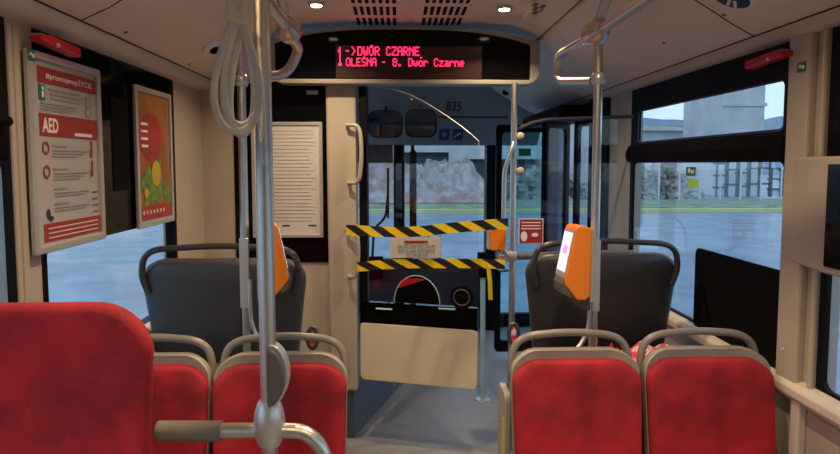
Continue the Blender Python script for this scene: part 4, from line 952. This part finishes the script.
# patterned red and white cloths lying between the backs
def cloth(name, label, px0, px1, ypx, Y, zb, seed, m, hgt=.04, dep=.10, group=None):
    a0, a1 = P(px0, ypx, y=Y), P(px1, ypx, y=Y); bm = N(); n, k = 22, 10; R = []
    for i in range(n + 1):
        row = []
        for j in range(k + 1):
            u_, v_ = i / n, j / k; env = (sin(pi * u_) ** .35) * (sin(pi * v_) ** .5)
            z = zb + .002 + hgt * env * (.75 + .5 * noise.noise(V((u_ * 5 + seed, v_ * 3, 0)))); row.append(bm.verts.new((a0.x + (a1.x - a0.x) * u_, Y - dep / 2 + dep * v_, z)))
        R.append(row)
    for i in range(n):
        for j in range(k): bm.faces.new((R[i][j], R[i + 1][j], R[i + 1][j + 1], R[i][j + 1]))
    rim = [R[i][0] for i in range(n + 1)] + [R[n][j] for j in range(1, k + 1)] + [R[i][k] for i in range(n - 1, -1, -1)] + [R[0][j] for j in range(k - 1, 0, -1)]
    lo = [bm.verts.new((v.co.x, v.co.y, zb)) for v in rim]
    for i in range(len(rim)): j = (i + 1) % len(rim); bm.faces.new((rim[i], lo[i], lo[j], rim[j]))
    bm.faces.new(lo)
    return tag(obj(name, bm, m, smooth=True), label, 'cloth', group)
cloth('patterned_cloth', 'red and white patterned cloth lying behind the gap between the right red seats', 624, 689, 350, 2.24, .80, 3, M['pink'], .085, .16)
cloth('red_bundle', 'small bright red bundle lying behind the right aisle seat', 603, 622, 350, 2.24, .80, 8, M['redplast'], .08, .10)
def oval_pad(label, px, py, Y):
    q = P(px, py, y=Y); t = thing('patterned_pad', label, 'pad', (q.x, q.y, q.z - .05), 'pink patterned pads in dark rings at the seat ends')
    el = [q + V((.016 * cos(a), 0, .036 * sin(a))) for a in [2 * pi * i / 24 for i in range(24)]]
    obj('dark_ring', tube(N(), el, .008, 8, closed=True), M['dhandle'], t, smooth=True)
    obj('patterned_face', prism(N(), [q + V((.013 * cos(a), -.004, .033 * sin(a))) for a in [2 * pi * i / 20 for i in range(20)]], (0, .01, 0)), M['pink'], t)
    obj('stalk', tube(N(), [q + V((0, .003, -.045)), V((q.x, q.y, .80))], .006, 8), M['dhandle'], t)
oval_pad('small pink patterned pad in a dark ring at the aisle end of the right seats', 513.5, 334, 2.12)
oval_pad('small pink patterned pad in a dark ring at the aisle end of the left seats', 312.5, 338, 2.10)

# monitor box on the right pillar
t = thing('wall_monitor', 'beige wall box with a black screen at the right edge above the second window', 'monitor', (1.22, 1.6, 1.24))
Zt, Zb_ = 1.572, 1.243
b = N(); hexa(b, [V((XR - .03, 1.875, Zb_)), V((1.195, 1.665, Zb_)), V((1.195, 1.10, Zb_)), V((XR - .03, 1.10, Zb_))], [V((XR - .03, 1.875, Zt)), V((1.195, 1.665, Zt)), V((1.195, 1.10, Zt)), V((XR - .03, 1.10, Zt))])
obj('housing', b, M['wall'], t, bevel=.008)
obj('black_screen', box(N(), (1.190, 1.14, Zb_ + .022), (1.194, 1.652, Zt - .022)), M['gloss'], t, bevel=.001)
# knobs of the tilting upper windows
for nm, x, y, s in (('left', XL, 1.66, -1), ('right', XR, 1.665, 1)):
    b = lathe(N(), (x - s * .03, y + .01, 1.663), (0, -1, 0), [(0, .008), (.006, .014), (.03, .017), (.06, .014), (.5, .012)], 16)
    tag(obj('window_latch_bar', b, M['matte'], smooth=True), 'black rounded latch bar of the tilting window at the far %s edge' % nm, 'latch bar', 'latch bars of the tilting windows')
# small screw dots on the right pillar
for i, (z) in enumerate((1.80, .955)):
    tag(obj('pillar_screw', lathe(N(), (XR - .0305, 1.885, z), (-1, 0, 0), [(0, .006), (.003, .005), (.004, .001)], 10), M['ledge'], smooth=True), 'round cover cap %s the beige right pillar' % ('near the top of' if i == 0 else 'near the foot of'), 'cap', 'cover caps on the right pillar')

# ================================================================== OUTSIDE
GZ = -.35
struct('ground', box(N(), (-150, -60, GZ - .2), (150, 200, GZ)), M['asphalt'])
b = box(N(), (-60, 23.6, GZ), (60, 24.0, GZ + .14)); struct('ground_curb', b, M['curb'])
b = box(N(), (-60, 24.0, GZ), (60, 30, GZ + .16)); tag(struct('ground_verge', b, M['grass']), 'strip of grass beyond the yellow kerb', 'grass')
# rubble heap ahead
bm = N(); n, k = 70, 14; R = []
for i in range(n + 1):
    row = []
    for j in range(k + 1):
        x = -9 + 14 * i / n; y = 27 + 7 * j / k; env = min(1, min(i, n - i) / 8) * min(1, j / 5 + .02)
        h = env * (1.25 + .8 * noise.noise(V((x * .35, y * .3, 1))) + .8 * abs(noise.noise(V((x * 1.3, y * 1.3, 4)))) + .55 * random.random())
        row.append(bm.verts.new((x, y, GZ + .16 + max(.01, h))))
    R.append(row)
for i in range(n):
    for j in range(k): bm.faces.new((R[i][j], R[i + 1][j], R[i + 1][j + 1], R[i][j + 1]))
tag(obj('rubble_heap', bm, M['rubble'], recalc=False), 'long heap of reddish and grey demolition rubble seen through the windscreen', 'rubble', kind='stuff')
# half-demolished building behind
t = thing('ruined_building', 'half-demolished grey building behind the rubble heap ahead', 'building', (3, 37, GZ))
b = N()
for (x0, x1, z0, z1) in ((-8, -5, 0, 5.5), (-5, -3.2, 3.0, 5.8), (-3.2, 0, 0, 5.2), (0, 3.0, 2.6, 4.4), (3.0, 4.2, 0, 6), (4.2, 8.5, 2.2, 5.2), (8.5, 12, 0, 5.6)): box(b, (x0, 36, GZ + z0), (x1, 37, GZ + z1))
obj('broken_walls', b, M['conc'], t)
b = N(); box(b, (-5, 36.8, GZ), (8.5, 37.2, GZ + 3.4)); obj('dark_interior', b, M['dconc'], t)
q = P(472, 184, y=30); tag(obj('yellow_sign', prism(N(), [q + V((-.25, 0, -.3)), q + V((.3, 0, -.3)), q + V((.3, 0, .2)), q + V((-.25, 0, .2))], (0, .05, 0)), M['yellow']), 'small yellow sheet standing in the rubble ahead', 'sign')
# concrete building to the right
t = thing('concrete_building', 'tall windowless concrete building seen in the right upper window', 'building', (19, 36, GZ))
a0, a1 = P(723, 100, y=36), P(765, 100, y=36); obj('main_block', box(N(), (a0.x, 36, GZ), (a1.x, 41, 9.5)), M['conc'], t)
b = N(); box(b, (a0.x - .1, 35.9, 5.0), (a1.x + .1, 36, 5.2)); obj('ledges', b, M['conc'], t)
# pale long shed left of it
t = thing('long_shed', 'long pale shed standing left of the tall concrete building', 'building', (12, 44, GZ))
a0, a1 = P(632, 150, y=44), P(724, 150, y=44); zt = P(680, 131, y=44).z; obj('shed_wall', box(N(), (a0.x, 44, GZ), (a1.x, 50, zt)), M['conc'], t)
prism_b = prism(N(), [V((a0.x, 43.7, zt)), V((a0.x, 47, zt + .6)), V((a0.x, 50.3, zt))], (a1.x - a0.x, 0, 0)); obj('shed_roof', prism_b, M['bush'], t)
# machinery / pipes and stacked frames
random.seed(3)
a0 = P(716, 190, y=33).x; 
for i in range(9):
    x = a0 + i * .62; hgt = 1.6 + 1.6 * random.random(); t = thing('steel_rack', ['tall', 'low', 'middle-sized'][i % 3] + ' dark steel rack in the yard outside the right window, number ' + ['one', 'two', 'three', 'four', 'five', 'six', 'seven', 'eight', 'nine'][i] + ' from the left', 'rack', (x, 33, GZ + .16), 'dark steel racks in the yard')
    b = N()
    for sx in (0, .5): box(b, (x + sx, 33, GZ + .1), (x + sx + .08, 33.08, GZ + hgt))
    obj('uprights', b, M['dconc'], t)
    b = N()
    for k in range(3): box(b, (x, 33, GZ + hgt * (k + 1) / 3 - .1), (x + .58, 33.4, GZ + hgt * (k + 1) / 3))
    obj('shelves', b, M['dconc'], t)
    if i % 2: obj('crate', box(N(), (x + .1, 33.05, GZ + .2), (x + .5, 33.5, GZ + hgt / 3 - .1)), M['conc'], t)
# brown mound of bushes
def bushes(name, label, x0, x1, y, h, m, n=90):
    bm = N(); random.seed(int(x0 * 7) + 5)
    for i in range(n):
        x = x0 + (x1 - x0) * (i + random.random()) / n; r = h * (.12 + .2 * random.random()); s = len(bm.verts); f_ = sin(pi * min(1, max(0, (x - x0) / (x1 - x0)))) ** .5
        bmesh.ops.create_icosphere(bm, subdivisions=3, radius=r, matrix=Matrix.Translation((x, y + random.random() * 2, GZ + .15 + f_ * h * random.random() * .8))); bm.verts.ensure_lookup_table()
        for v in bm.verts[s:]: v.co += V((1, 1, 1)) * .0 + v.normal * (r * .8 * noise.noise(v.co * 6.0))
    return tag(obj(name, bm, m), label, 'bushes', kind='stuff')
bushes('leafless_bushes', 'brownish leafless bushes beyond the kerb outside the big right window', P(640, 190, y=30).x, P(705, 190, y=30).x, 31, 1.8, M['bush'])
bushes('front_bushes', 'dark bushes beyond the kerb ahead of the front door', P(512, 190, y=32).x, P(585, 190, y=32).x, 31.5, 1.7, M['bush'])
# fence posts along the verge
b0 = P(636, 200, y=29).x
for i in range(9):
    x = b0 + i * 1.0
    o = box(N(), (x, 28.8, GZ + .1), (x + .06, 28.86, GZ + 1.7)); tag(obj('fence_post', o, M['conc']), 'thin grey fence post on the grass verge, %s from the left' % ['first', 'second', 'third', 'fourth', 'fifth', 'sixth', 'seventh', 'eighth', 'ninth'][i], 'fence post', 'fence posts on the verge')
# hills far away
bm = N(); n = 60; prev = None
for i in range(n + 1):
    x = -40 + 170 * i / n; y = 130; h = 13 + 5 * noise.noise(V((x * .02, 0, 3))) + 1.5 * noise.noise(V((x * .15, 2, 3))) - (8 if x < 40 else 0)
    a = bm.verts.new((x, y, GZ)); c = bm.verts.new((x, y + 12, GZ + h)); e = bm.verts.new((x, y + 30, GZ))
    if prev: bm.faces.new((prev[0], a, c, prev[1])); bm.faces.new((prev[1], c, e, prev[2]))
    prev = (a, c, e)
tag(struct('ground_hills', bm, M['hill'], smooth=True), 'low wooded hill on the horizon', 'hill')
